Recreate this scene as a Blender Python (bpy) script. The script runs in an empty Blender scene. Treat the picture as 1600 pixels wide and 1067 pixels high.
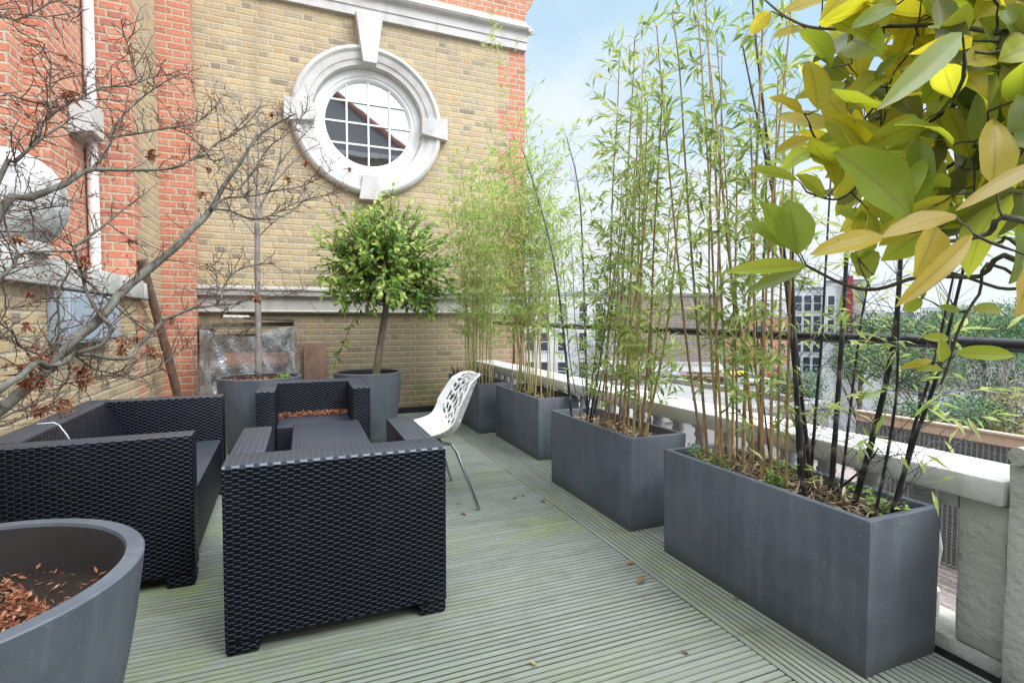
import bpy, bmesh, math, random
import numpy as np
from mathutils import Vector, Matrix
R = math.radians
rnd = random.Random(11)
S = bpy.context.scene
COL = S.collection

# ------------------------------------------------------------------ camera (fitted to the terrace's straight edges)
FPX, CAMH = 813.3, 1.22
YAW, PIT = R(21.84), R(2.208)
cam_d = bpy.data.cameras.new('camera')
cam = bpy.data.objects.new('camera', cam_d); COL.objects.link(cam)
cam.location = (0, 0, CAMH); cam.rotation_euler = (R(90) - PIT, 0, -YAW)
cam_d.sensor_width = 36; cam_d.lens = FPX / 1600 * 36
cam_d.clip_start = 0.05; cam_d.clip_end = 3000
S.camera = cam
_r = np.array([math.cos(YAW), -math.sin(YAW), 0]); _w0 = np.array([math.sin(YAW), math.cos(YAW), 0]); _u0 = np.array([0, 0, 1.])
_w = _w0 * math.cos(PIT) - _u0 * math.sin(PIT); _u = _u0 * math.cos(PIT) + _w0 * math.sin(PIT)
_C = np.array([0, 0, CAMH])
def ray(x, y): return (x - 800) / FPX * _r - (y - 533.5) / FPX * _u + _w
def atd(x, y, d): return _C + ray(x, y) * d                   # sight line at distance d
def aty(x, y, Y): q = ray(x, y); return _C + q * (Y / q[1])
def atx(x, y, X): q = ray(x, y); return _C + q * (X / q[0])
def atz(x, y, z): q = ray(x, y); return _C + q * ((z - CAMH) / q[2])

# ------------------------------------------------------------------ mesh helper
class MB:
    def __init__(s): s.v = []; s.f = []; s.mi = []; s.t = []
    def add(s, vs, fs, mi=0, tint=(.5, .5, .5)):
        o = len(s.v)
        s.v += [tuple(map(float, p)) for p in vs]
        s.f += [tuple(i + o for i in q) for q in fs]
        s.mi += [mi] * len(fs); s.t += [tint] * len(vs)
    def box(s, x0, x1, y0, y1, z0, z1, bev=0, mi=0, tint=(.5, .5, .5), seg=2):
        if bev <= 0:
            vs = [(x0,y0,z0),(x1,y0,z0),(x1,y1,z0),(x0,y1,z0),(x0,y0,z1),(x1,y0,z1),(x1,y1,z1),(x0,y1,z1)]
            s.add(vs, [(0,3,2,1),(4,5,6,7),(0,1,5,4),(1,2,6,5),(2,3,7,6),(3,0,4,7)], mi, tint); return
        bm = bmesh.new(); bmesh.ops.create_cube(bm, size=1)
        for v in bm.verts:
            v.co = Vector(((x0+x1)/2 + v.co.x*(x1-x0), (y0+y1)/2 + v.co.y*(y1-y0), (z0+z1)/2 + v.co.z*(z1-z0)))
        bmesh.ops.bevel(bm, geom=list(bm.edges), offset=bev, segments=seg, affect='EDGES', profile=.5)
        s.addbm(bm, mi, tint)
    def addbm(s, bm, mi=0, tint=(.5, .5, .5)):
        bm.verts.index_update(); bm.normal_update()
        s.add([v.co[:] for v in bm.verts], [tuple(v.index for v in f.verts) for f in bm.faces], mi, tint); bm.free()
    def prism(s, poly, axis, a0, a1, mi=0, bev=0, tint=(.5, .5, .5)):
        # poly in the two other axes (x:(y,z) y:(x,z) z:(x,y))
        def P(p, a): return {'x': (a, p[0], p[1]), 'y': (p[0], a, p[1]), 'z': (p[0], p[1], a)}[axis]
        bm = bmesh.new()
        A = [bm.verts.new(P(p, a0)) for p in poly]; B = [bm.verts.new(P(p, a1)) for p in poly]
        n = len(poly)
        bm.faces.new(A[::-1]); bm.faces.new(B)
        for i in range(n): bm.faces.new((A[i], A[(i+1) % n], B[(i+1) % n], B[i]))
        bmesh.ops.recalc_face_normals(bm, faces=bm.faces)
        if bev: bmesh.ops.bevel(bm, geom=list(bm.edges), offset=bev, segments=2, affect='EDGES', profile=.5)
        s.addbm(bm, mi, tint)
    def tube(s, pts, rad, seg=6, mi=0, tint=(.5, .5, .5), cap=True):
        pts = [np.array(p, float) for p in pts]; n = len(pts)
        if not hasattr(rad, '__len__'): rad = [rad] * n
        vs = []; prev = None
        for i in range(n):
            t = pts[min(i+1, n-1)] - pts[max(i-1, 0)]; t = t / (np.linalg.norm(t) + 1e-9)
            if prev is None:
                a = np.array([0, 0, 1.]) if abs(t[2]) < .9 else np.array([1., 0, 0])
                e = np.cross(t, a)
            else: e = prev - t * (prev @ t)
            e = e / (np.linalg.norm(e) + 1e-9); prev = e; g = np.cross(t, e)
            for k in range(seg):
                a = 2 * math.pi * k / seg
                vs.append(pts[i] + (e * math.cos(a) + g * math.sin(a)) * rad[i])
        fs = [(i*seg + k, i*seg + (k+1) % seg, (i+1)*seg + (k+1) % seg, (i+1)*seg + k) for i in range(n-1) for k in range(seg)]
        if cap: fs += [tuple(range(seg))[::-1], tuple((n-1)*seg + k for k in range(seg))]
        s.add(vs, fs, mi, tint)
    def lathe(s, c, prof, seg=48, axis='z', mi=0, tint=(.5, .5, .5), a0=0, a1=2*math.pi):
        # prof: (radius, height along axis)
        full = abs(a1 - a0 - 2*math.pi) < 1e-6; m = seg if full else seg + 1
        vs = []
        for r_, h in prof:
            for k in range(m):
                a = a0 + (a1-a0) * k / seg; x, y = r_*math.cos(a), r_*math.sin(a)
                vs.append((c[0]+x, c[1]+y, c[2]+h) if axis == 'z' else (c[0]+x, c[1]+h, c[2]+y))
        fs = []
        for i in range(len(prof)-1):
            for k in range(seg):
                k2 = (k+1) % m
                q = (i*m+k, i*m+k2, (i+1)*m+k2, (i+1)*m+k)
                fs.append(q if axis == 'z' else q[::-1])
        s.add(vs, fs, mi, tint)
    def leaf(s, b, d, n, L, W, tint, fold=.25, droop=.15, rows=1, mi=0, shape=.45):
        b = np.array(b, float); d = np.array(d, float); d /= np.linalg.norm(d) + 1e-9
        n = np.array(n, float); n = n - d*(n@d); n /= np.linalg.norm(n) + 1e-9
        q = np.cross(n, d)
        if rows == 1:
            m = b + d*L*shape - n*droop*L*.25; tip = b + d*L - n*droop*L
            vs = [b, m - q*W/2 + n*fold*W/2, m, m + q*W/2 + n*fold*W/2, tip]
            s.add(vs, [(0,2,1),(0,3,2),(1,2,4),(2,3,4)], mi, tint); return
        vs = [b]; fs = []
        for i in range(1, rows+1):
            t = i/(rows+1); wd = W/2 * (math.sin(math.pi * t**(.85 if shape >= .45 else .7))**.8)
            m = b + d*L*t - n*droop*L*t*t
            vs += [m - q*wd + n*fold*wd, m, m + q*wd + n*fold*wd]
        vs.append(b + d*L - n*droop*L); e = len(vs)-1
        fs += [(0,2,1),(0,3,2)]
        for i in range(rows-1):
            a = 1 + 3*i; fs += [(a,a+1,a+4,a+3),(a+1,a+2,a+5,a+4)]
        a = 1 + 3*(rows-1); fs += [(a,a+1,e),(a+1,a+2,e)]
        s.add(vs, fs, mi, tint)
    def build(s, name, mats, parent=None, smooth=False, loc=None, label=None, kind=None):
        me = bpy.data.meshes.new(name); me.from_pydata(s.v, [], s.f)
        if not isinstance(mats, (list, tuple)): mats = [mats]
        for m in mats: me.materials.append(m)
        me.polygons.foreach_set('material_index', s.mi)
        if smooth is True: me.polygons.foreach_set('use_smooth', [True]*len(s.f))
        at = me.attributes.new('tint', 'FLOAT_COLOR', 'POINT')
        at.data.foreach_set('color', np.array([(t[0], t[1], t[2], 1) for t in s.t], np.float32).ravel())
        me.update()
        o = bpy.data.objects.new(name, me); COL.objects.link(o)
        if parent is not None: o.parent = parent
        if loc is not None: o.location = loc
        if smooth == 'auto': me.shade_flat(); sharp_smooth(me)
        if label: o['label'] = label
        if kind: o['kind'] = kind
        return o
def sharp_smooth(me, ang=R(35)):
    bm = bmesh.new(); bm.from_mesh(me)
    for f in bm.faces: f.smooth = True
    for e in bm.edges: e.smooth = len(e.link_faces) == 2 and e.calc_face_angle(0) < ang
    bm.to_mesh(me); bm.free()
def thing(name, label, cat, loc=(0, 0, 0), rz=0, group=None):
    o = bpy.data.objects.new(name, None); COL.objects.link(o); o.empty_display_size = .1
    o.location = loc; o.rotation_euler = (0, 0, rz); o['label'] = label; o['category'] = cat
    if group: o['group'] = group
    return o
def tag(o, label, cat, group=None, kind=None):
    o['label'] = label; o['category'] = cat
    if group: o['group'] = group
    if kind: o['kind'] = kind
    return o
def struct(o): o['kind'] = 'structure'; return o

# ------------------------------------------------------------------ node helper
class N:
    def __init__(s, name, world=False):
        if world: s.nt = world.node_tree
        else:
            s.m = bpy.data.materials.new(name); s.m.use_nodes = True; s.nt = s.m.node_tree
        s.nt.nodes.clear()
    def n(s, t, ins=None, **kw):
        x = s.nt.nodes.new(t)
        for k, v in kw.items(): setattr(x, k, v)
        for k, v in (ins or {}).items(): s.put(x.inputs[k], v)
        return x
    def put(s, sock, v):
        if isinstance(v, bpy.types.NodeSocket): s.nt.links.new(v, sock)
        elif isinstance(v, (tuple, list)) and sock.type == 'RGBA' and len(v) == 3: sock.default_value = (*v, 1)
        else: sock.default_value = v
    def ma(s, op, a, b=0., c=0., clamp=False):
        x = s.n('ShaderNodeMath', operation=op, use_clamp=clamp)
        s.put(x.inputs[0], a); s.put(x.inputs[1], b); s.put(x.inputs[2], c); return x.outputs[0]
    def mix(s, f, a, b, mode='MIX'):
        x = s.n('ShaderNodeMix', data_type='RGBA', blend_type=mode); x.clamp_factor = True
        s.put(x.inputs[0], f); s.put(x.inputs[6], a); s.put(x.inputs[7], b); return x.outputs[2]
    def mixf(s, f, a, b):
        x = s.n('ShaderNodeMix', data_type='FLOAT'); s.put(x.inputs[0], f); s.put(x.inputs[2], a); s.put(x.inputs[3], b); return x.outputs[0]
    def ramp(s, f, stops, interp='LINEAR'):
        x = s.n('ShaderNodeValToRGB'); cr = x.color_ramp; cr.interpolation = interp
        while len(cr.elements) < len(stops): cr.elements.new(.5)
        for e, (p, c) in zip(cr.elements, stops): e.position = p; e.color = (*c, 1) if len(c) == 3 else c
        s.put(x.inputs[0], f); return x.outputs[0]
    def rng(s, f, a, b, c=0., d=1.):
        x = s.n('ShaderNodeMapRange', clamp=True, interpolation_type='SMOOTHSTEP')
        for i, v in enumerate((f, a, b, c, d)): s.put(x.inputs[i], v)
        return x.outputs[0]
    def noise(s, vec, scale, detail=3., rough=.55, out=0):
        return s.n('ShaderNodeTexNoise', {'Vector': vec, 'Scale': scale, 'Detail': detail, 'Roughness': rough}).outputs[out]
    def vec(s, x, y, z): return s.n('ShaderNodeCombineXYZ', {0: x, 1: y, 2: z}).outputs[0]
    def sep(s, v): return s.n('ShaderNodeSeparateXYZ', {0: v}).outputs
    def pos(s): return s.n('ShaderNodeNewGeometry').outputs['Position']
    def obj(s): return s.n('ShaderNodeTexCoord').outputs['Object']
    def nor(s): return s.n('ShaderNodeNewGeometry').outputs['True Normal']
    def tint(s): return s.n('ShaderNodeAttribute', attribute_name='tint').outputs['Color']
    def scalev(s, v, sc):
        x = s.n('ShaderNodeVectorMath', operation='MULTIPLY'); s.put(x.inputs[0], v); x.inputs[1].default_value = sc; return x.outputs[0]
    def bump(s, h, strength=.3, dist=.01):
        return s.n('ShaderNodeBump', {'Height': h, 'Strength': strength, 'Distance': dist}).outputs[0]
    def out(s, col, rough=.7, bump=None, metal=0., spec=.4, extra=None):
        p = s.n('ShaderNodeBsdfPrincipled', {'Base Color': col, 'Roughness': rough, 'Metallic': metal, 'Specular IOR Level': spec})
        if bump is not None: s.nt.links.new(bump, p.inputs['Normal'])
        for k, v in (extra or {}).items(): s.put(p.inputs[k], v)
        o = s.n('ShaderNodeOutputMaterial'); s.nt.links.new(p.outputs[0], o.inputs[0]); s.p = p; s.o = o
        return s.m

def flat(name, col, rough=.6, metal=0., spec=.4, var=.25, scale=9., bump=.15):
    g = N(name); p = g.obj()
    f = g.noise(p, scale, 5., .6); c = g.mix(f, tuple(x*(1-var) for x in col), tuple(min(1, x*(1+var)) for x in col))
    return g.out(c, rough, g.bump(g.noise(p, scale*7, 4.), bump, .004) if bump else None, metal, spec)

def wall_uv(g):
    p = g.pos(); x, y, z = g.sep(p); nx = g.ma('ABSOLUTE', g.sep(g.nor())[0])
    side = g.ma('GREATER_THAN', nx, .6)
    return g.mixf(side, x, y), z, p, x, y
def bricks(g, u, z, p, palette, course=.075, unit=.335, mort=.0068):
    w = g.noise(p, 7., 3.); w2 = g.noise(p, 23., 3.)
    u = g.ma('ADD', u, g.ma('MULTIPLY', g.ma('SUBTRACT', w2, .5), .030))
    zz = g.ma('ADD', z, g.ma('ADD', g.ma('MULTIPLY', g.ma('SUBTRACT', w, .5), .014), g.ma('MULTIPLY', g.ma('SUBTRACT', w2, .5), .016)))
    rz = g.ma('DIVIDE', zz, course); row = g.ma('FLOOR', rz)
    odd = g.ma('MODULO', g.ma('ABSOLUTE', row), 2.)
    uu = g.ma('ADD', g.ma('DIVIDE', u, unit), g.ma('MULTIPLY', odd, .5)); un = g.ma('FLOOR', uu); f = g.ma('FRACT', uu)
    head = g.ma('GREATER_THAN', f, .6667)
    fx = g.ma('MULTIPLY', g.ma('SUBTRACT', f, g.ma('MULTIPLY', head, .6667)), unit)
    wd = g.ma('SUBTRACT', unit*.6667, g.ma('MULTIPLY', head, unit*.3333))
    dx = g.ma('MINIMUM', fx, g.ma('SUBTRACT', wd, fx))
    fz = g.ma('MULTIPLY', g.ma('FRACT', rz), course); dz = g.ma('MINIMUM', fz, g.ma('SUBTRACT', course, fz))
    e = g.ma('MINIMUM', dx, dz)
    isb = g.rng(e, mort*.5, mort*1.9)
    cell = g.vec(g.ma('ADD', g.ma('MULTIPLY', un, 2.), head), row, 3.3)
    wn = g.n('ShaderNodeTexWhiteNoise', {'Vector': cell}, noise_dimensions='3D')
    col = g.ramp(wn.outputs[0], palette, 'LINEAR')
    fleck = g.noise(p, 60., 4., .7)
    col = g.mix(g.rng(fleck, .45, .75, 0, .55), col, (.16, .11, .07))
    col = g.mix(g.rng(g.noise(p, 34., 3.), .5, .8, 0, .45), col, (.66, .57, .40))
    h = g.ma('ADD', g.ma('MULTIPLY', isb, .8), g.ma('MULTIPLY', fleck, .5))
    return col, isb, h, row, wn.outputs[0]
YEL = [(0, (.24,.195,.145)), (.12, (.37,.295,.19)), (.32, (.49,.37,.205)), (.5, (.43,.345,.215)), (.68, (.53,.41,.23)), (.84, (.38,.315,.225)), (1, (.49,.33,.17))]
RED = [(0, (.42,.155,.11)), (.3, (.52,.185,.115)), (.6, (.57,.225,.145)), (.85, (.47,.165,.10)), (1, (.60,.28,.19))]
BRN = [(0, (.14,.115,.11)), (.4, (.20,.17,.165)), (.8, (.25,.21,.20)), (1, (.17,.14,.135))]
def m_brick(name, mode):
    g = N(name); u, z, p, x, y = wall_uv(g)
    cy, ib, h, row, rn = bricks(g, u, z, p, RED if mode == 'red' else BRN if mode == 'brown' else YEL)
    mort = g.mix(g.noise(p, 12., 3.), (.36,.315,.235), (.50,.44,.34))
    if mode in ('quoin_x', 'quoin_y'):
        cr = g.ramp(rn, RED)
        cr = g.mix(g.rng(g.noise(p, 34., 3.), .5, .8, 0, .3), cr, (.66,.45,.36))
        blk = g.ma('MODULO', g.ma('FLOOR', g.ma('DIVIDE', g.ma('ABSOLUTE', row), 4.)), 2.)
        if mode == 'quoin_x': mk = g.ma('GREATER_THAN', x, g.ma('SUBTRACT', 2.735, g.ma('MULTIPLY', blk, .165)))
        else: mk = g.ma('LESS_THAN', y, g.ma('ADD', 5.98, g.ma('MULTIPLY', blk, .10)))
        cy = g.mix(mk, cy, cr)
    if mode in ('yellow', 'quoin_x', 'quoin_y'):
        # darker brown over the courses under the ledge; weathering: algae near the ground
        n1 = g.noise(p, 1.3, 4., .6)
        low = g.rng(g.ma('ADD', z, g.ma('MULTIPLY', n1, -.5)), .9, 1.35, 1., 0.) if mode == 'quoin_x' else 0.
        if mode == 'quoin_x':
            cy = g.mix(g.ma('MULTIPLY', low, .55), cy, (.17,.135,.085)); mort = g.mix(g.ma('MULTIPLY', low, .55), mort, (.24,.21,.15))
            alg = g.ma('MULTIPLY', g.rng(g.ma('ADD', z, g.ma('MULTIPLY', n1, -.7)), -.2, .30, 1., 0.), g.rng(g.noise(p, 5., 3.), .38, .6))
            cy = g.mix(g.ma('MULTIPLY', alg, .7), cy, (.12,.13,.045)); mort = g.mix(g.ma('MULTIPLY', alg, .5), mort, (.2,.21,.1))
            a2 = g.ma('MULTIPLY', g.rng(g.ma('ABSOLUTE', g.ma('SUBTRACT', z, 1.68)), .0, .14, 1., 0.), g.rng(n1, .4, .6))
            cy = g.mix(g.ma('MULTIPLY', a2, .5), cy, (.2,.2,.09)); mort = g.mix(g.ma('MULTIPLY', a2, .5), mort, (.28,.29,.16))
        stk = g.rng(g.noise(g.vec(g.ma('MULTIPLY', x, 5.), g.ma('MULTIPLY', y, 5.), g.ma('MULTIPLY', z, .5)), 1., 5., .6), .5, .72, 0, .38)
        cy = g.mix(stk, cy, (.26,.215,.16)); mort = g.mix(stk, mort, (.29,.25,.19))
        dirt = g.rng(g.noise(p, .9, 5., .65), .5, .75, 0, .35)
        cy = g.mix(dirt, cy, (.30,.23,.14))
    col = g.mix(ib, mort, cy)
    return g.out(col, .88, g.bump(h, .55, .012), 0, .25)

def m_wicker(name):
    g = N(name); q = g.obj(); x, y, z = g.sep(q)
    nx, ny, nz = [g.ma('ABSOLUTE', c) for c in g.sep(g.n('ShaderNodeVectorTransform', {0: g.nor()}, vector_type='NORMAL', convert_from='WORLD', convert_to='OBJECT').outputs[0])]
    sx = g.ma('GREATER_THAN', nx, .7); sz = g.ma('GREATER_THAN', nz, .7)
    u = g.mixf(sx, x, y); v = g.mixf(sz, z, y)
    row_h, per = .0108, .046
    v = g.ma('ADD', v, g.ma('MULTIPLY', g.ma('SUBTRACT', g.noise(q, 30., 2.), .5), .0035))
    rv = g.ma('DIVIDE', v, row_h); row = g.ma('FLOOR', rv); fv = g.ma('FRACT', rv)
    odd = g.ma('MODULO', g.ma('ABSOLUTE', row), 2.)
    ph = g.ma('MULTIPLY', g.ma('ADD', g.ma('DIVIDE', u, per), g.ma('MULTIPLY', odd, .5)), 2*math.pi)
    over = g.rng(g.ma('COSINE', ph), -.85, .35)
    t = g.ma('SUBTRACT', g.ma('MULTIPLY', fv, 2.), 1.)
    dust = g.rng(g.noise(q, 2.2, 5., .7), .5, .75)
    cross = g.ma('SQRT', g.ma('MAXIMUM', g.ma('SUBTRACT', 1., g.ma('MULTIPLY', t, t)), 0.))
    strand = g.ma('MULTIPLY', cross, g.ma('ADD', .12, g.ma('MULTIPLY', over, .88)))
    # upright stakes seen where the weaver dives behind
    st = g.ma('MULTIPLY', g.ma('ABSOLUTE', g.ma('SINE', g.ma('MULTIPLY', ph, .5))), .25)
    h = g.ma('MAXIMUM', strand, st)
    fine = g.noise(g.scalev(q, (300, 300, 900)), 1., 2.)
    k = g.rng(h, .12, .6)
    col = g.mix(k, (.0025,.003,.006), g.mix(sz, (.0045,.0065,.015), (.034,.045,.068)))  # upward faces paler and bluer: sky sheen and dust put into the colour
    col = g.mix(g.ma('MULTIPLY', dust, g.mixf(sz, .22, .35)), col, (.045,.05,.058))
    g.out(col, .42, g.bump(g.ma('ADD', h, g.ma('MULTIPLY', fine, .05)), 1., g.mixf(sz, .0060, .0035)), 0, g.mixf(k, .05, g.mixf(sz, .30, .9)))
    return g.m

def m_deck(name, along):
    g = N(name); p = g.pos(); x, y, z = g.sep(p)
    a, b = (x, y) if along == 'x' else (y, x)
    st = g.vec(g.ma('MULTIPLY', a, 1.6), g.ma('MULTIPLY', b, 34.), 0.)
    grain = g.noise(st, 1.6, 6., .65)
    tn = g.tint(); br = g.n('ShaderNodeSeparateColor', {0: tn}).outputs[0]
    c = g.ramp(grain, [(.2, (.09,.102,.084)), (.5, (.172,.190,.163)), (.8, (.262,.283,.250))])
    c = g.mix(g.ma('MULTIPLY', br, .5), c, (.19,.21,.185))
    big = g.noise(g.vec(g.ma('MULTIPLY', a, .8), g.ma('MULTIPLY', b, 2.1), 4.), 1.1, 4., .6)
    alg = g.ma('MULTIPLY', g.rng(big, .46, .66), g.rng(g.noise(p, 9., 4.), .3, .62))
    # more algae in the damp middle of the terrace
    mid = g.ma('MULTIPLY', g.rng(y, 1.7, 3.1), g.rng(y, 6.2, 4.2)) if along == 'x' else .55
    c = g.mix(g.ma('MULTIPLY', alg, g.mixf(mid, .30, .72)), c, (.18,.225,.075))
    blot = g.rng(g.noise(p, 2.2, 6., .72), .50, .72)
    c = g.mix(g.ma('MULTIPLY', blot, .6), c, (.115,.118,.098))
    c = g.mix(g.ma('MULTIPLY', g.rng(g.noise(g.vec(g.ma('MULTIPLY', a, 2.), g.ma('MULTIPLY', b, 9.), 7.), 2.3, 3.),   .60, .76), .28), c, (.36,.39,.37))
    gr = g.rng(z, -.0050, -.0018, 1., 0.)
    c = g.mix(gr, c, g.mix(big, (.05,.052,.038), (.09,.10,.05)))
    return g.out(c, .8, g.bump(grain, .35, .004), 0, .3)

def m_leaf(name, cols, rough=.45, trans=.35, spec=.4):
    g = N(name); t = g.n('ShaderNodeSeparateColor', {0: g.tint()}).outputs
    c = g.ramp(t[0], cols)
    c = g.mix(g.ma('MULTIPLY', g.noise(g.obj(), 40., 3.), .3), c, g.mix(.5, c, (.02,.03,.005)))
    p = g.n('ShaderNodeBsdfPrincipled', {'Base Color': c, 'Roughness': rough, 'Specular IOR Level': spec})
    tr = g.n('ShaderNodeBsdfTranslucent', {'Color': g.mix(.6, c, (.55,.6,.05), 'MULTIPLY') if False else c})
    mx = g.n('ShaderNodeMixShader', {0: trans}); g.nt.links.new(p.outputs[0], mx.inputs[1]); g.nt.links.new(tr.outputs[0], mx.inputs[2])
    o = g.n('ShaderNodeOutputMaterial'); g.nt.links.new(mx.outputs[0], o.inputs[0])
    return g.m

def m_fibre(name):      # zinc-look fibreglass troughs and pots
    g = N(name); q = g.pos(); x, y, z = g.sep(q)
    st = g.noise(g.vec(g.ma('MULTIPLY', x, 22.), g.ma('MULTIPLY', y, 22.), g.ma('MULTIPLY', z, 1.3)), 1., 5., .6)
    cl = g.noise(q, 2.4, 6., .62)
    c = g.mix(g.rng(cl, .3, .7), (.056,.066,.082), (.096,.110,.131))
    c = g.mix(g.rng(st, .47, .72, 0, .26), c, (.145,.165,.195))
    c = g.mix(g.rng(cl, .55, .75, 0, .5), c, (.050,.056,.066)); c = g.mix(g.rng(st, .5, .25, 0, .22), c, (.05,.058,.074))
    c = g.mix(g.ma('MULTIPLY', g.rng(g.noise(q, 55., 3.), .62, .75), .4), c, (.18,.195,.21))
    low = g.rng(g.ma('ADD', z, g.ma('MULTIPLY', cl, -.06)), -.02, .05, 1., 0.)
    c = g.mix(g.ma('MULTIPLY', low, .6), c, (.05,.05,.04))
    return g.out(c, g.mixf(cl, .42, .62), g.bump(g.noise(q, 60., 4.), .10, .003), 0, .45)

def m_stone(name, base=(.66,.64,.61), dark=(.36,.35,.31), green=0., scale=2.2, rough_b=.35):
    g = N(name); q = g.pos(); x, y, z = g.sep(q)
    n = g.noise(q, scale, 6., .65); st = g.noise(g.vec(g.ma('MULTIPLY', x, 9.), g.ma('MULTIPLY', y, 9.), g.ma('MULTIPLY', z, .9)), 1., 4.)
    c = g.mix(g.rng(n, .45, .78), base, dark)
    c = g.mix(g.rng(st, .52, .75, 0, .5), c, tuple(v*.62 for v in base))
    if green: c = g.mix(g.ma('MULTIPLY', g.rng(g.noise(q, 5., 5., .7), .45, .7), green), c, (.20,.235,.15))
    c = g.mix(g.rng(g.noise(q, 45., 4.), .6, .8, 0, .5), c, tuple(v*.5 for v in base))
    return g.out(c, .85, g.bump(g.ma('ADD', g.noise(q, 6., 5., .6), g.ma('MULTIPLY', g.noise(q, 40., 4.), .4)), rough_b, .02), 0, .25)

def m_bark(name, a, b, sc=30.):
    g = N(name); q = g.obj(); n = g.noise(g.scalev(q, (1, 1, .35)), sc, 5., .65)
    c = g.mix(g.rng(n, .3, .7), a, b)
    c = g.mix(g.rng(g.noise(q, 6., 3.), .5, .7, 0, .5), c, tuple(v*.6 for v in a))
    return g.out(c, .8, g.bump(n, .5, .006), 0, .25)
def m_cane(name, cols, rough=.4):
    g = N(name); t = g.n('ShaderNodeSeparateColor', {0: g.tint()}).outputs
    c = g.ramp(t[0], cols); c = g.mix(t[1], c, (.42,.38,.27))
    c = g.mix(g.rng(g.noise(g.obj(), 18., 3.), .45, .7, 0, .5), c, tuple(v*.55 for v in cols[0][1]))
    return g.out(c, rough, None, 0, .45)

M = {}
M['yellow'] = m_brick('yellow_stock_brick', 'yellow'); M['qx'] = m_brick('yellow_brick_red_corner', 'quoin_x'); M['qy'] = m_brick('yellow_brick_red_edge', 'quoin_y')
M['red'] = m_brick('red_brick', 'red'); M['brown'] = m_brick('brown_brick', 'brown')
M['stone'] = m_stone('white_stone', (.55,.535,.52), (.37,.355,.345))
M['ledge'] = m_stone('ledge_stone', (.40,.39,.37), (.27,.26,.24), .15)
M['coping'] = m_stone('wall_coping_stone', (.57,.57,.55), (.33,.34,.32), .2)
M['ball'] = m_stone('lichen_stone', (.46,.46,.45), (.13,.13,.13), .15, 11., 1.)
M['bal'] = m_stone('balustrade_render', (.50,.49,.44), (.33,.33,.29), .3, 2.6, .8)
M['baltop'] = m_stone('balustrade_top', (.62,.61,.58), (.40,.39,.365), .15, 3.)
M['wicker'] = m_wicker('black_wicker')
M['deckx'] = m_deck('deck_board_wood', 'x'); M['decky'] = m_deck('deck_edge_wood', 'y')
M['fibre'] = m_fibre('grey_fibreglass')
M['white'] = flat('white_paint', (.66,.66,.65), .4, var=.06, bump=.05)
M['sash'] = flat('white_window_paint', (.70,.70,.70), .35, var=.03, bump=0)
M['lampwhite'] = flat('aged_white_enamel', (.50,.50,.49), .5, var=.08, bump=0)
M['soil'] = flat('potting_soil', (.020,.015,.012), .95, var=.6, scale=25, bump=.9, spec=.15)
M['black'] = flat('black_metal', (.012,.012,.014), .35, bump=.05)
M['gutter'] = flat('black_gutter', (.02,.02,.024), .45, bump=.1)
M['steel'] = flat('chrome_steel', (.55,.56,.57), .22, metal=1., var=.05, bump=0)
M['plastic'] = None
M['inner'] = flat('shaded_dirty_pot_inside', (.022,.018,.018), .85, var=.5, scale=12)  # inner wall of the pots: shade and dirt put into one dark colour
M['pipe'] = flat('brown_pipe', (.16,.125,.105), .5)
M['box'] = flat('grey_steel_box', (.30,.36,.42), .45, var=.08)
M['wood_post'] = m_bark('post_wood', (.10,.062,.045), (.17,.11,.08))
M['plank'] = m_bark('red_brown_plank', (.20,.115,.085), (.29,.18,.135), 9.)
M['oldwood'] = m_bark('old_board', (.055,.046,.038), (.13,.11,.09), 12.)
M['maple'] = m_bark('maple_bark', (.06,.053,.042), (.15,.15,.125), 22.)
M['twig'] = m_bark('maple_twig', (.06,.034,.026), (.13,.085,.06), 40.)
M['slim'] = m_bark('slim_tree_bark', (.15,.13,.12), (.27,.245,.225), 25.)
M['bushbark'] = m_bark('bush_bark', (.10,.08,.055), (.18,.145,.105), 25.)
M['deadleaf'] = m_leaf('dead_leaf', [(0, (.14,.045,.028)), (.4, (.31,.11,.06)), (.75, (.44,.20,.115)), (1, (.54,.34,.21))], .75, .3, .15)
M['brownleaf'] = m_leaf('brown_leaf', [(0, (.10,.05,.03)), (.5, (.19,.11,.065)), (.8, (.27,.18,.11)), (1, (.5,.36,.1))], .7, .15, .2)
M['litter'] = m_leaf('straw_litter', [(0, (.12,.08,.05)), (.4, (.27,.19,.12)), (.8, (.42,.33,.22)), (1, (.55,.47,.35))], .75, .1, .2)
M['bamleaf'] = m_leaf('bamboo_leaf', [(0, (.17,.26,.06)), (.4, (.31,.43,.10)), (.75, (.46,.55,.16)), (1, (.62,.62,.26))], .45, .5)
M['bamfine'] = m_leaf('fine_bamboo_leaf', [(0, (.22,.36,.08)), (.4, (.38,.53,.13)), (.75, (.50,.62,.18)), (1, (.62,.66,.27))], .5, .5)
M['bushleaf'] = m_leaf('bush_leaf', [(0, (.07,.17,.03)), (.35, (.18,.33,.05)), (.7, (.37,.50,.09)), (1, (.60,.63,.19))], .38, .42, .45)
M['bigleaf'] = None
M['cover'] = m_leaf('ground_cover_leaf', [(0, (.05,.13,.02)), (.5, (.14,.27,.04)), (1, (.30,.42,.08))], .5, .3)
M['cane_brown'] = m_cane('brown_cane', [(0, (.17,.095,.05)), (.4, (.31,.18,.075)), (.8, (.42,.28,.11)), (1, (.30,.27,.10))])
M['cane_black'] = m_cane('black_cane', [(0, (.012,.010,.013)), (.7, (.022,.017,.024)), (1, (.05,.03,.035))], .3)
M['cane_green'] = m_cane('green_cane', [(0, (.25,.25,.08)), (.5, (.37,.33,.12)), (1, (.42,.31,.13))])

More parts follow.
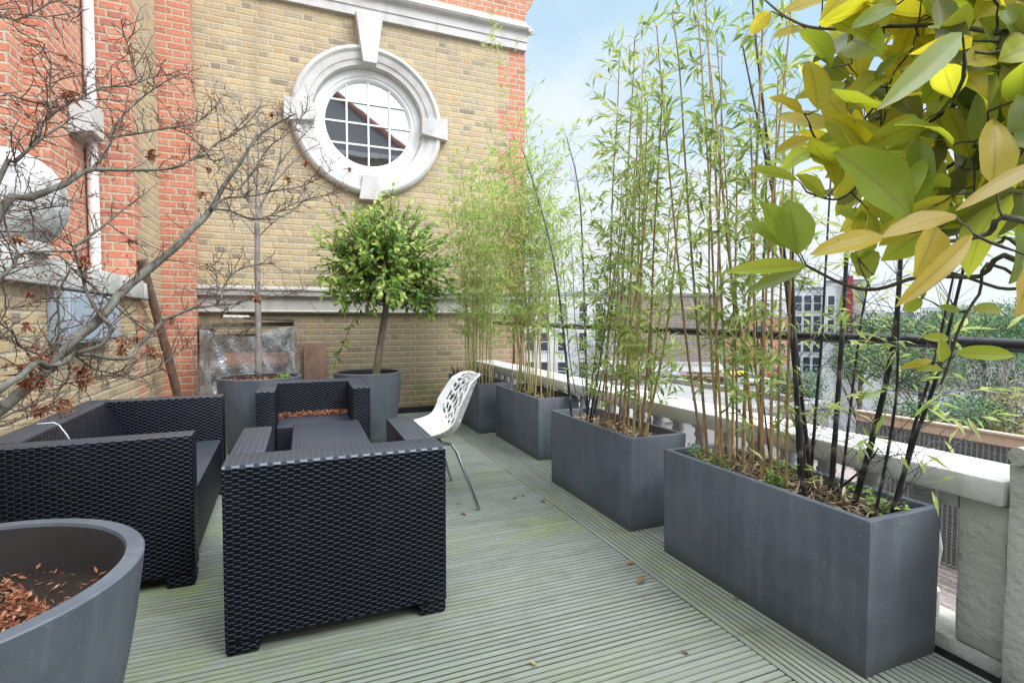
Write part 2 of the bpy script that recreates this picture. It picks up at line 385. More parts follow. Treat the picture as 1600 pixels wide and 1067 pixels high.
def m_glass():
    g = N('window_glass'); n = g.noise(g.pos(), 2.5, 2.); bp = g.bump(n, .03, .02)
    a = g.n('ShaderNodeBsdfDiffuse', {'Color': (.035,.04,.045)}); b = g.n('ShaderNodeBsdfGlossy', {'Color': (.95,.96,.97), 'Roughness': .015}); g.nt.links.new(bp, b.inputs['Normal'])
    m = g.n('ShaderNodeMixShader', {0: .40}); g.nt.links.new(a.outputs[0], m.inputs[1]); g.nt.links.new(b.outputs[0], m.inputs[2])
    o = g.n('ShaderNodeOutputMaterial'); g.nt.links.new(m.outputs[0], o.inputs[0]); return g.m
M['glass'] = m_glass()
def m_sheet():
    g = N('clear_plastic'); q = g.obj()
    a = g.n('ShaderNodeBsdfTransparent', {'Color': (.93,.94,.96)}); b = g.n('ShaderNodeBsdfGlossy', {'Color': (.9,.92,.95), 'Roughness': .13})
    d = g.n('ShaderNodeBsdfDiffuse', {'Color': (.78,.80,.86)})
    bp = g.bump(g.noise(g.scalev(q, (1, 1, .5)), 14., 5., .65), .8, .03); g.nt.links.new(bp, b.inputs['Normal'])
    m1 = g.n('ShaderNodeMixShader', {0: g.rng(g.noise(q, 5., 5., .7), .42, .70, .05, .50)}); g.nt.links.new(a.outputs[0], m1.inputs[1]); g.nt.links.new(d.outputs[0], m1.inputs[2])
    m2 = g.n('ShaderNodeMixShader', {0: .34}); g.nt.links.new(m1.outputs[0], m2.inputs[1]); g.nt.links.new(b.outputs[0], m2.inputs[2])
    o = g.n('ShaderNodeOutputMaterial'); g.nt.links.new(m2.outputs[0], o.inputs[0]); return g.m
M['plastic'] = m_sheet()
def m_big():
    g = N('broad_leaf'); t = g.n('ShaderNodeSeparateColor', {0: g.tint()}).outputs
    c = g.ramp(t[0], [(0, (.02,.045,.010)), (.2, (.05,.10,.015)), (.42, (.20,.37,.03)), (.60, (.42,.54,.04)), (.78, (.62,.46,.02)), (.9, (.62,.38,.05)), (1, (.52,.38,.19))])
    back = g.n('ShaderNodeNewGeometry').outputs['Backfacing']
    vein = g.rng(t[1], .02, .13, 1., 0.)                     # g channel runs from midrib to margin
    c = g.mix(g.ma('MULTIPLY', vein, .75), c, g.mix(.62, c, (.10,.06,.008)))
    w = g.n('ShaderNodeTexWave', {'Vector': g.vec(g.ma('ADD', t[2], g.ma('MULTIPLY', t[1], -.35)), 0., 0.), 'Scale': 3.2, 'Distortion': .6}).outputs[1]
    c = g.mix(g.ma('MULTIPLY', g.rng(w, .72, .98), .045), c, g.mix(.6, c, (.5,.5,.2)))
    c = g.mix(g.rng(g.noise(g.obj(), 130., 3.), .66, .74, 0, .7), c, (.14,.08,.02))
    c = g.mix(g.ma('MULTIPLY', g.rng(t[1], .75, 1.), g.rng(g.noise(g.obj(), 18., 3.), .5, .65)), c, (.30,.18,.05))
    c = g.mix(g.rng(g.noise(g.obj(), 25., 4.), .55, .8, 0, .35), c, g.mix(.5, c, (.25,.15,.02)))
    c = g.mix(g.ma('MULTIPLY', back, .25), c, (.34,.36,.14))
    p = g.n('ShaderNodeBsdfPrincipled', {'Base Color': c, 'Roughness': .38, 'Specular IOR Level': .4})
    g.nt.links.new(g.bump(w, .05, .002), p.inputs['Normal'])
    tr = g.n('ShaderNodeBsdfTranslucent', {'Color': g.mix(.35, c, (.80,.74,.05))})
    mx = g.n('ShaderNodeMixShader', {0: g.rng(t[0], .0, .45, .2, .68)}); g.nt.links.new(p.outputs[0], mx.inputs[1]); g.nt.links.new(tr.outputs[0], mx.inputs[2])
    o = g.n('ShaderNodeOutputMaterial'); g.nt.links.new(mx.outputs[0], o.inputs[0]); return g.m
M['bigleaf'] = m_big()

exec_order = []
# ================================================================== SETTING
D = 6.95
# ground far below the terrace, out to the horizon
g = N('street_ground'); q = g.pos()
c = g.mix(g.noise(q, .25, 5.), (.10,.10,.105), (.19,.19,.19)); m_ground = g.out(c, .9, None, 0, .2)
b = MB(); b.add([(-1500,-1500,-7),(1500,-1500,-7),(1500,1500,-7),(-1500,1500,-7)], [(0,1,2,3)])
struct(b.build('ground', m_ground))
# terrace floor slab
b = MB(); b.box(-1.70, 2.62, -3.0, 6.948, -.55, -.060)
struct(b.build('terrace_slab', flat('slab_concrete', (.06,.06,.058), .9)))
# deck boards (grooved)
def boards(along, a0, a1, b0, b1, name, mat):
    mb = MB(); pitch = .147; y = b0; i = 0; gp = .0241
    while y < b1 - .01:
        w = min(pitch - .006, b1 - y); n = max(1, int(w / gp)); br = rnd.random(); dz = rnd.uniform(-.0015, .0015); tl = rnd.uniform(-.001, .001)
        prof = [(y, -.028), (y, -.003), (y + .002, 0)]
        for k in range(n):
            c0 = y + (k+1)*w/n
            if k < n-1: prof += [(c0 - .0050, 0), (c0 - .0032, -.0055), (c0 + .0024, -.0055), (c0 + .0042, 0)]
        prof += [(y + w - .002, 0), (y + w, -.003), (y + w, -.028)]
        # a joint somewhere along some boards
        cuts = [a0, a1]
        if along == 'y': cuts = [a0, a0 + (a1-a0)*rnd.uniform(.25, .4), a0 + (a1-a0)*rnd.uniform(.6, .75), a1]
        elif rnd.random() < .25: cuts = [a0, rnd.uniform(a0 + .4, a1 - .4), a1]
        for s0, s1 in zip(cuts, cuts[1:]):
            bb = min(1, max(0, br + rnd.uniform(-.15, .15))); s1 = s1 - .003
            vs = []
            for (t, h) in prof:
                hh = h + dz + tl*(t-y)/w
                vs += [(s0, t, hh), (s1, t, hh)] if along == 'x' else [(t, s0, hh), (t, s1, hh)]
            fs = [(2*k, 2*k+1, 2*k+3, 2*k+2) if along == 'y' else (2*k, 2*k+2, 2*k+3, 2*k+1)[::-1] for k in range(len(prof)-1)]
            if along == 'y': fs = [f[::-1] for f in fs]
            mb.add(vs, fs, 0, (bb, rnd.random(), 0))
            dz += rnd.uniform(-.0008, .0008)
        y += pitch; i += 1
    return mb.build(name, mat)
struct(boards('x', -1.445, 1.535, -.6, 6.94, 'deck', M['deckx']))
struct(boards('y', -.6, 6.94, 1.540, 2.145, 'deck_edge_boards', M['decky']))
# black gutter between the deck and the balustrade
b = MB(); b.prism([(2.148,-.055),(2.262,-.055),(2.262,-.012),(2.245,-.012),(2.235,-.040),(2.175,-.040),(2.165,-.016),(2.148,-.016)], 'y', -1., 6.94)
struct(b.build('roof_gutter', M['gutter']))

# ================================================================== MAIN BUILDING
bld = thing('brick_building', 'large yellow brick building with red brick corners, stone bands and a round window', 'building', (0, 6.95, 0))
OFF = Vector((0, -6.95, 0))
def bpart(mb, name, mat, **k): 
    o = mb.build(name, mat, bld, **k); o.location = OFF; return o
WX, WZ, WR = .82, 3.76, .72
# back wall with its round opening
b = MB(); x0, x1, z0, z1 = -1.12, 2.985, -.05, 5.04
cor = [math.atan2(zc-WZ, xc-WX) for xc, zc in ((x0,z0),(x1,z0),(x1,z1),(x0,z1))]
angs = sorted([2*math.pi*k/72 - math.pi for k in range(72)] + cor)
ring, rim = [], []
for a in angs:
    ca, sa = math.cos(a), math.sin(a)
    t = min([t for t in ((x1-WX)/ca if ca > 1e-9 else 1e9, (x0-WX)/ca if ca < -1e-9 else 1e9, (z1-WZ)/sa if sa > 1e-9 else 1e9, (z0-WZ)/sa if sa < -1e-9 else 1e9)])
    ring.append((WX+WR*ca, D, WZ+WR*sa)); rim.append((WX+t*ca, D, WZ+t*sa))
n = len(angs)
b.add(ring + rim, [(k, (k+1) % n, n+(k+1) % n, n+k) for k in range(n)])
b.add([(x1,D,-7),(x1,D+6,-7),(x1,D+6,5.04),(x1,D,5.04)], [(0,1,2,3)])
b.add([(2.2,D,-7),(x1,D,-7),(x1,D,z0),(2.2,D,z0)], [(0,1,2,3)])
bpart(b, 'brick_wall', M['qx'])
b = MB(); b.box(-1.45, x1, D, D+6, 5.44, 7.4)
b.prism([(x1, 5.56), (x1+.05, 5.62), (x1+.06, 5.68), (x1+.13, 5.76), (x1+.15, 5.9), (x1, 5.9)], 'y', D+.02, D+6)
bpart(b, 'upper_wall', M['red'])
# cornice and ledge
b = MB()
b.prism([(D,5.04),(D-.052,5.04),(D-.052,5.145),(D-.066,5.150),(D-.066,5.262),(D-.082,5.270),(D-.125,5.285),(D-.142,5.31),(D-.135,5.335),(D-.10,5.352),(D-.085,5.36),(D-.07,5.40),(D-.05,5.41),(D-.03,5.44),(D+.3,5.44),(D+.3,5.04)], 'x', -1.445, x1+.004)
b.prism([(x1+.004,5.27),(x1+.06,5.285),(x1+.075,5.31),(x1+.06,5.34),(x1+.004,5.36)], 'y', D-.12, D+5)
bpart(b, 'cornice', M['stone'])
b = MB()
b.prism([(D,1.328),(D-.062,1.328),(D-.066,1.342),(D-.052,1.350),(D-.040,1.36),(D-.040,1.505),(D-.075,1.520),(D-.095,1.528),(D-.10,1.585),(D-.115,1.592),(D-.115,1.612),(D,1.640)], 'x', -1.118, x1+.004)
bpart(b, 'stone_ledge', M['ledge'])
# window: moulded stone ring, keystones, frame, bars, glass
win = bpy.data.objects.new('round_window', None); COL.objects.link(win); win.parent = bld; win.location = OFF; win['label'] = 'round window with a white moulded stone surround'
b = MB(); c = (WX, D, WZ)
prof = [(.935,.0),(.935,-.035),(.928,-.062),(.905,-.085),(.880,-.092),(.862,-.084),(.852,-.070),(.845,-.066),(.83,-.064),(.79,-.058),(.762,-.052),(.755,-.040),(.748,-.040),(.735,-.036),(.695,-.034),(.690,-.020),(.684,.03),(.682,.10),(.665,.10)]
b.lathe(c, prof, 96, 'y')
o = b.build('stone_surround', M['stone'], win, smooth='auto')
def key(a, r0, r1, w0, w1, dep, name='keystone'):
    b = MB(); ca, sa = math.cos(a), math.sin(a)
    P = lambda r_, s_: (WX + ca*r_ - sa*s_, WZ + sa*r_ + ca*s_)
    b.prism([P(r0,-w0/2), P(r1,-w1/2), P(r1,w1/2), P(r0,w0/2)], 'y', D-dep, D+.06, bev=.006)
    b.build(name, M['stone'], win)
key(math.pi/2, .685, 1.29, .165, .335, .15)
key(0, .655, 1.0, .19, .285, .115); key(math.pi, .655, 1.0, .19, .285, .115); key(-math.pi/2, .69, 1.0, .19, .285, .105)
b = MB(); b.lathe((WX, D, WZ), [(.680,.06),(.600,.06),(.590,.075),(.560,.075),(.545,.088),(.530,.10),(.530,.13),(.680,.13)], 72, 'y')
b.build('window_frame', M['sash'], win, smooth='auto')
b = MB()
for k in (-1, 0, 1):
    t = k*.268; hh = math.sqrt(.54**2 - t*t)
    b.box(WX+t-.011, WX+t+.011, D+.088, D+.124, WZ-hh, WZ+hh)
    b.box(WX-hh, WX+hh, D+.0905, D+.1215, WZ+t-.0105, WZ+t+.0105)
b.build('glazing_bars', M['sash'], win)
b = MB(); b.add([(WX+.55*math.cos(2*math.pi*k/64), D+.112, WZ+.55*math.sin(2*math.pi*k/64)) for k in range(64)], [tuple(range(64))])
b.build('glass', M['glass'], win)
# left return of the building: stepped piers
pl = [(-4,4.89),(-1.94,4.89),(-1.94,5.10),(-1.79,5.10),(-1.79,5.86),(-1.45,5.86),(-1.45,6.80),(-1.12,6.80),(-1.12,6.95)]
def plan(segs, name, mat):
    b = MB()
    for i in segs:
        (xa, ya), (xb, yb) = pl[i], pl[i+1]
        b.add([(xa,ya,-.05),(xb,yb,-.05),(xb,yb,7.4),(xa,ya,7.4)], [(0,1,2,3)])
    bpart(b, name, mat)
plan([0,1,2,3,4], 'stepped_pier', M['red']); plan([5], 'recessed_wall', M['qy']); plan([6,7], 'corner_pier', M['red'])
b = MB(); b.tube([(-1.735,5.79,1.6),(-1.735,5.79,7.4)], .044, 12); b.box(-1.789,-1.74,5.74,5.84,4.3,4.36)
bpart(b, 'downpipe', M['white'], smooth='auto')
b = MB(); b.tube([(-1.055,6.80,0),(-1.055,6.80,1.18)], .030, 12)
for z in (.22, .62, 1.02): b.tube([(-1.055,6.80,z-.045),(-1.055,6.80,z+.045)], .040, 12)
b.box(-1.115,-1.0,6.835,6.90,1.10,1.20); bpart(b, 'drain_pipe', M['pipe'], smooth='auto')
b = MB(); b.box(-1.1, 2.2, D-.03, D-.003, -.05, .075); bpart(b, 'flashing_strip', M['gutter'])
# wall lamp box on the stepped pier
t = thing('wall_light', 'white boxy wall light on the red brick pier beside the downpipe', 'wall light', (-1.789, 5.58, 2.78))
b = MB(); b.prism([(0,0),(.165,.045),(.165,.30),(.03,.31),(0,.31)], 'y', -.145, .145, bev=.004); b.build('housing', M['lampwhite'], t)
b = MB(); b.prism([(.012,-.006),(.16,.036),(.16,.040),(.012,-.001)], 'y', -.13, .13); b.build('diffuser', flat('lamp_diffuser', (.30,.31,.32), .5), t)

# low wall on the left with its coping, ball finial
lw = thing('garden_wall', 'low yellow brick wall with a white stone coping behind the sofa', 'wall', (-1.45, 2, 0))
o = MB(); o.box(-1.70, -1.45, -1.2, 5.857, -.05, 1.430); o = o.build('brick_wall', M['yellow'], lw); o.location = (1.45, -2, 0)
b = MB(); b.box(-1.73, -1.385, -1.2, 5.856, 1.433, 1.60, .008); b.box(-1.447, -1.385, 5.858, 6.02, 1.433, 1.585, .008)
o = b.build('coping', M['coping'], lw, smooth='auto'); o.location = (1.45, -2, 0)
bc = atd(4, 312, 2.86)
t = thing('ball_finial', 'weathered white stone ball standing on the wall coping', 'finial', (bc[0], bc[1], 1.60))
b = MB(); rb = .285; zc = bc[2] - 1.60
b.lathe((0,0,0), [(.001,.0005),(.20,.0005),(.20,.05),(.17,.07),(.12,.085),(.11,.10)], 32)
o = b.build('base', M['ball'], t, smooth='auto')
bm = bmesh.new(); bmesh.ops.create_icosphere(bm, subdivisions=4, radius=rb)
for v in bm.verts: 
    v.co.z += zc
    if v.co.z < .06: v.co.z = .06
b = MB(); b.addbm(bm); b.build('ball', M['ball'], t, smooth=True)
t = thing('meter_box', 'grey blue steel meter box on the yellow brick wall under the coping', 'meter box', (-1.449, 4.47, 1.08))
b = MB(); b.box(0, .11, -.47, .47, 0, .325, .006); b.build('cabinet', M['box'], t, smooth='auto')
b = MB(); b.box(.111, .118, -.44, .0, .02, .305, .003); b.build('door', M['box'], t)
b = MB(); b.box(.111, .118, .012, .44, .02, .305, .003); b.build('door', M['box'], t)
# leaning post
p1 = atx(226, 425, -1.40); p2 = atx(277, 618, -1.24); dr = p2 - p1; p0 = p1 + dr*(p1[2]/(p1[2]-p2[2])); pt = p1 - dr*.09
b = MB(); b.tube([p0 - p0, (p0+pt)/2 - p0 + np.array([.008,.0,.01]), pt - p0], [.043, .040, .037], 10)
tag(b.build('wooden_post', M['wood_post'], None, smooth='auto', loc=tuple(p0)), 'brown wooden post leaning against the wall beside the red brick pier', 'post')

# ================================================================== STUFF BY THE BACK WALL
t = thing('timber_crate', 'dark open timber crate behind clear plastic by the back wall', 'crate', (-.55, 6.66, 0))
b = MB()
for x in (-.43, .40):
    for y in (-.22, .22): b.box(x-.02, x+.02, y-.02, y+.02, 0, 1.143)
for z in (.10, .52, .98): b.box(-.41, .38, .20, .215, z, z+.09)
b.build('frame', M['oldwood'], t)
b = MB(); b.box(-.42, .39, .222, .232, .02, 1.05); b.build('back_panel', flat('dark_panel', (.03,.03,.035), .9), t)
b = MB(); b.box(-.40, .38, -.2, .2, .30, .34); b.box(-.40, .38, -.2, .2, .70, .73); b.build('shelf', M['oldwood'], t)
terra = flat('terracotta', (.36,.13,.08), .8)
for i, (x, z, w) in enumerate(((-.80,.735,.36), (-.42,.735,.34))):
    t = thing('terracotta_trough', ('left' if i == 0 else 'right') + ' one of two terracotta troughs behind the clear plastic', 'trough', (x, 6.62, z), 0, 'terracotta troughs in the crate')
    b = MB(); b.prism([(0,0),(w,0),(w+.01,.10),(w+.02,.10),(w+.02,.13),(-.02,.13),(-.02,.10),(-.01,.10)], 'y', -.09, .09); b.build('body', terra, t)
    b = MB(); b.box(.01, w-.01, -.075, .075, .1305, .134); b.build('soil', M['soil'], t)
# crumpled clear sheet hung round the crate
b = MB(); nu, nv = 130, 40; vs = []
path = [(-1.03,6.92),(-1.03,6.40),(-.09,6.37),(-.04,6.90)]
seg = [math.dist(path[i], path[i+1]) for i in range(3)]; tot = sum(seg)
rs = random.Random(5); fr = [(rs.uniform(4, 22), rs.uniform(0, 6.28), rs.uniform(-5, 5), rs.uniform(.3, 1)) for _ in range(9)]
for j in range(nv+1):
    for i in range(nu+1):
        s_ = i/nu*tot; k = 0
        while k < 2 and s_ > seg[k]: s_ -= seg[k]; k += 1
        a, c2 = path[k], path[k+1]; f = s_/seg[k]; x = a[0]+(c2[0]-a[0])*f; y = a[1]+(c2[1]-a[1])*f
        v = j/nv; w_ = sum(am*(1-2*abs(math.sin(fq*.5*i/nu*4 + ph + tw*v*1.4))) for fq, ph, tw, am in fr)*.0085*(.35+v*.8)
        top = 1.13 + .035*math.sin(i/nu*11) - .05*math.exp(-((i/nu-.5)/.12)**2) + (.05 if k == 2 else 0)
        z = top*(1-v) + .03*v
        sp = .05*v*v
        vs.append((x + (w_ if k != 1 else 0) + (sp if k == 2 else -sp if k == 0 else 0), y - (w_ + sp if k == 1 else 0), z))
fs = [(j*(nu+1)+i, j*(nu+1)+i+1, (j+1)*(nu+1)+i+1, (j+1)*(nu+1)+i) for j in range(nv) for i in range(nu)]
b.add([(p[0]+.55, p[1]-6.66, p[2]) for p in vs], fs)
tag(b.build('plastic_sheet', M['plastic'], None, smooth=True, loc=(-.55, 6.66, 0)), 'crumpled clear plastic sheet wrapped round the crate by the wall', 'plastic sheet')
for nm, xa, xb, y, z, rot, th, lab, mt in (('loose_board', -.95, -.10, 6.70, 1.181, -.012, .045, 'weathered grey board laid across the crate, lowest of the pile', 'oldwood'),
                                   ('loose_board', -.63, -.10, 6.66, 1.243, .06, .03, 'dark board resting aslant on top of the pile over the crate', 'oldwood')):
    b = MB(); L = (xb-xa)/2; b.box(-L, L, -.10, .10, -th/2, th/2, .004)
    o = b.build(nm, M[mt], None, loc=((xa+xb)/2, y, z)); o.rotation_euler = (0, rot, .03); tag(o, lab, 'board', 'boards on the crate')
b = MB(); b.tube([(-.13,0,0),(.13,0,0)], .018, 10); o = b.build('plastic_tube', M['white'], None, smooth='auto', loc=(-.70, 6.64, 1.272)); o.rotation_euler = (0, .03, 0)
tag(o, 'short white plastic tube lying on the boards over the crate', 'tube')
b = MB(); b.box(-.128, .128, -.012, .012, 0, .95, .003); o = b.build('wooden_plank', M['plank'], None, loc=(.125, 6.86, .0)); o.rotation_euler = (-.06, 0, 0)
tag(o, 'red brown wooden plank standing upright against the brick wall between the pots', 'plank')

# ================================================================== BALUSTRADE
bal = thing('stone_balustrade', 'weathered stone balustrade with a pale coping along the terrace edge', 'balustrade', (2.35, 4, 0))
def balp(mb, name, mat, **k):
    o = mb.build(name, mat, bal, **k); o.location = (-2.35, -4, 0); return o
def rough_block(x0, x1, y0, y1, z0, z1, amp, seed, nseg=.06):
    bm = bmesh.new(); bmesh.ops.create_cube(bm, size=1)
    for v in bm.verts: v.co = Vector(((x0+x1)/2+v.co.x*(x1-x0), (y0+y1)/2+v.co.y*(y1-y0), (z0+z1)/2+v.co.z*(z1-z0)))
    bmesh.ops.bevel(bm, geom=list(bm.edges), offset=.012, segments=2, affect='EDGES', profile=.5)
    for _ in range(3):
        es = [e for e in bm.edges if e.calc_length() > nseg]
        if es: bmesh.ops.subdivide_edges(bm, edges=es, cuts=1, use_grid_fill=True)
    from mathutils import noise
    for v in bm.verts:
        q = v.co*6 + Vector((seed, 0, 0)); v.co += noise.noise_vector(q)*amp + noise.noise_vector(q*3.3)*amp*.4
    bmesh.ops.triangulate(bm, faces=[f for f in bm.faces if len(f.verts) > 4])
    return bm
b = MB(); b.addbm(rough_block(2.20, 2.505, 1.0, 6.945, .585, .676, .004, 3, .12)); balp(b, 'coping', M['baltop'], smooth='auto')
b = MB(); b.addbm(rough_block(2.24, 2.47, 1.0, 6.945, -.06, .035, .004, 9, .12)); balp(b, 'plinth', M['bal'], smooth='auto')
b = MB(); b.addbm(rough_block(2.238, 2.47, 1.0, 1.150, .037, .584, .006, 5, .05)); 
b.addbm(rough_block(2.246, 2.46, 1.152, 1.215, .52, .583, .008, 6, .03)); balp(b, 'pier', M['bal'], smooth='auto')
prof = [(.062,0),(.062,.096)]+[(a,h_+.066) for a,h_ in [(.048,.035),(.036,.06),(.04,.085),(.060,.15),(.066,.20),(.055,.27),(.036,.34),(.032,.38),(.044,.39),(.044,.405),(.036,.41),(.04,.44),(.060,.448),(.060,.482)]]
y = 1.33
while y < 6.85:
    b = MB(); b.lathe((2.355, y, .036), prof, 14); balp(b, 'baluster', M['baltop'], smooth='auto'); y += .215
pil = thing('stone_pillar', 'rendered stone pillar with a rolled cap at the near end of the balustrade', 'pillar', (2.38, .72, 0))
b = MB(); b.addbm(rough_block(2.20, 2.56, .45, .990, -.06, .745, .008, 12, .06)); o = b.build('shaft', M['bal'], pil, smooth='auto'); o.location = (-2.38, -.72, 0)
b = MB(); b.addbm(rough_block(2.185, 2.575, .45, .972, .747, .79, .006, 14, .05)); b.tube([(2.18, .955, .775), (2.58, .955, .775)], .030, 14); o = b.build('cap', M['bal'], pil, smooth='auto'); o.location = (-2.38, -.72, 0)
# black handrail outside the balustrade, on posts
ra = atx(1640, 542, 2.52); rb_ = atx(850, 508, 2.52)
rl = thing('metal_railing', 'black tubular handrail running behind the bamboo above the balustrade', 'railing', (2.52, 3, 0))
k = (rb_[2]-ra[2])/(rb_[1]-ra[1]); zz = lambda yy: ra[2] + k*(yy-ra[1])
b = MB(); b.tube([(0, y-3, zz(y)) for y in (.2, 1.5, 3, 5, 6.94)], .027, 14); b.build('handrail', M['black'], rl, smooth='auto')
for y in (.35, 3.42, 6.3):
    b = MB(); b.tube([(.03, y-3, -.5), (.03, y-3, zz(y)-.02)], .016, 10); b.build('post', M['black'], rl, smooth='auto')

# ================================================================== WICKER FURNITURE
W = M['wicker']; BV = .012
def feet(t, xs, ys, s=.115, h=.056):
    for x in xs:
        for y in ys:
            b = MB(); b.box(x-s/2, x+s/2, y-s/2, y+s/2, 0, h-.001, .014); b.build('foot', W, t, smooth='auto')
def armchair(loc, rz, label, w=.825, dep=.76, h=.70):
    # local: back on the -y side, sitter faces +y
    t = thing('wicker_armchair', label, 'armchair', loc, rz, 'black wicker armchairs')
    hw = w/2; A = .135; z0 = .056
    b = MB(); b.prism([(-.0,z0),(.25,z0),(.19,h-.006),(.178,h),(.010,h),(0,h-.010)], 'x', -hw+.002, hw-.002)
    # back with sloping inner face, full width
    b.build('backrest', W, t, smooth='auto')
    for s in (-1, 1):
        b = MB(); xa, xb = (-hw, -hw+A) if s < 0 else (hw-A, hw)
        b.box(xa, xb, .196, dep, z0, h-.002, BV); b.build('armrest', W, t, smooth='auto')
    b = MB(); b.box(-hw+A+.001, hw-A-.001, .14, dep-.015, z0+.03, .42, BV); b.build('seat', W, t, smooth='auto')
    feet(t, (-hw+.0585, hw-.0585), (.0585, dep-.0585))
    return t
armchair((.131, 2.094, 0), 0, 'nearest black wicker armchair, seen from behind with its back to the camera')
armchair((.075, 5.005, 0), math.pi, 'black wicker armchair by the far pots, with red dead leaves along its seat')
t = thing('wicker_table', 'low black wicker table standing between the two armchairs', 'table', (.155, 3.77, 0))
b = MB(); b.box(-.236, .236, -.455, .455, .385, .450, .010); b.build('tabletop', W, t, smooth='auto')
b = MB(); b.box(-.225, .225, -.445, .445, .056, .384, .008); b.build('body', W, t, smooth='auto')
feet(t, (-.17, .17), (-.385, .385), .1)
# sofa: local +x is the front, y along its length
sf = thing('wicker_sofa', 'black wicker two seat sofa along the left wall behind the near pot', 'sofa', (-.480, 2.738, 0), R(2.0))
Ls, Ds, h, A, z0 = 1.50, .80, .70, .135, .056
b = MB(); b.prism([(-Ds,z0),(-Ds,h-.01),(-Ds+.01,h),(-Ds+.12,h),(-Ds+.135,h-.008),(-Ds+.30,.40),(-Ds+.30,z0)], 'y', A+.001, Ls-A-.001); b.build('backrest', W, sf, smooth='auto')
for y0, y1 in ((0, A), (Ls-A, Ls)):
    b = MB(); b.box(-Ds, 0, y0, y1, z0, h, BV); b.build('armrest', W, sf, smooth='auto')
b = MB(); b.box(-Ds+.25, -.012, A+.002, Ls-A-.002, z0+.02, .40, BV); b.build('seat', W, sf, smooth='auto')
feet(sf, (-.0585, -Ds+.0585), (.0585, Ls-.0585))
# scrap of white twine on the sofa back
b = MB(); q = [atd(x, y, 3.45) for x, y in ((76,661),(84,660),(90,662),(93,668),(96,676),(99,683))]
q = [np.array([-1.262 + .012*i, v[1], .706 - (.0 if i < 2 else (i-2)*.022)]) for i, v in enumerate(q)]
q = [np.array(p) for p in ((-1.30,3.27,.705),(-1.25,3.30,.705),(-1.19,3.32,.704),(-1.165,3.31,.69),(-1.135,3.31,.64),(-1.115,3.30,.60))]
b.tube(q[1:], .0035, 6); tag(b.build('white_string', M['white'], None, smooth=True), 'scrap of white string lying over the sofa back', 'string')

# ================================================================== PERFORATED SHELL CHAIR
ch = thing('shell_chair', 'white plastic shell chair with a perforated back and thin steel legs', 'chair', (.80, 3.50, 0), math.pi)   # local +x = front
def shell_pt(u, v):
    # v 0 front lip .. 1 top of back ; u -1..1
    P = [(.26,.462),(.235,.462),(.11,.435),(-.02,.425),(-.12,.440),(-.185,.50),(-.23,.60),(-.28,.72),(-.315,.81),(-.335,.855)]
    f = v*(len(P)-1); i = min(int(f), len(P)-2); tt = f-i
    def cr(k): return P[max(0, min(len(P)-1, k))]
    out = []
    for d in (0, 1):
        a, b_, c_, e = cr(i-1)[d], cr(i)[d], cr(i+1)[d], cr(i+2)[d]
        out.append(.5*(2*b_ + (c_-a)*tt + (2*a-5*b_+4*c_-e)*tt*tt + (3*b_-a-3*c_+e)*tt**3))
    x, z = out
    wv = .225 + .055*math.sin(min(1, v/.55)*math.pi*.9)
    if v > .45: wv = .27*math.sqrt(max(0, 1-((v-.45)/.57)**2.6)) + .0
    if v < .12: wv *= (.80 + .20*math.sqrt(v/.12))
    e2 = abs(u)**1.9
    rise = float(np.interp(v, [0,.2,.4,.6,.8,.95,1], [.02,.055,.095,.115,.065,.015,0]))
    fwd = float(np.interp(v, [0,.2,.4,.6,.8,.95,1], [0,.015,.05,.085,.075,.02,0]))
    return (x + fwd*e2, u*wv, z + rise*e2)
NU, NV = 96, 170
rs = random.Random(3)
pts = [(rs.uniform(-1.1, 1.1), rs.uniform(.30, 1.05), rs.uniform(-.9, .9)) for _ in range(900)]
sel = []
for p in pts:
    if all(((p[0]-q[0])*.5)**2 + ((p[1]-q[1])*1.0)**2 > .041**2 for q in sel): sel.append(p)
def hole(u, v):
    if v < .44 or v > .955 or abs(u) > .82: return False
    if v < .50 + .10*u*u: return False
    ds = []
    for (a, b_, w_) in sel:
        du, dv = (u-a)*.27, (v-b_)*.55
        c_, s_ = math.cos(w_), math.sin(w_); x_, y_ = du*c_ - dv*s_, du*s_ + dv*c_
        ds.append(math.hypot(x_*1.35, y_*.85 + 9*x_*x_))
    ds.sort(); return ds[1]-ds[0] > .0098
b = MB(); vs = [shell_pt(-1+2*i/NU, j/NV) for j in range(NV+1) for i in range(NU+1)]
fs = []
for j in range(NV):
    for i in range(NU):
        if not hole(-1+2*(i+.5)/NU, (j+.5)/NV): fs.append((j*(NU+1)+i, j*(NU+1)+i+1, (j+1)*(NU+1)+i+1, (j+1)*(NU+1)+i))
b.add(vs, fs)
g = N('white_shell_plastic'); q = g.obj(); x_, y_, z_ = g.sep(q)
st = g.ma('MULTIPLY', g.rng(g.noise(q, 9., 4.), .42, .62), g.rng(z_, .50, .44))
cc = g.mix(g.ma('MULTIPLY', st, .75), (.66,.66,.64), (.46,.48,.17)); g.out(cc, .35, None, 0, .5)
M['shell'] = g.m
so = b.build('shell', M['shell'], ch, smooth=True)
md = so.modifiers.new('thickness', 'SOLIDIFY'); md.thickness = .009; md.offset = 0
for sx, sy in ((-1,-1),(-1,1),(1,-1),(1,1)):
    b = MB()
    if sx < 0: pp = [(.02,sy*.10,.420),(-.03,sy*.235,.432),(-.075,sy*.272,.43),(-.105,sy*.285,.38),(-.238,sy*.335,.0)]
    else: pp = [(.05,sy*.10,.418),(.10,sy*.20,.425),(.14,sy*.235,.42),(.165,sy*.245,.37),(.27,sy*.29,.0)]
    b.tube(pp, .0115, 10); b.build('leg', M['steel'], ch, smooth='auto')
b = MB(); b.box(-.06,.10,-.12,.12,.405,.416,.003); b.build('seat_plate', M['black'], ch)

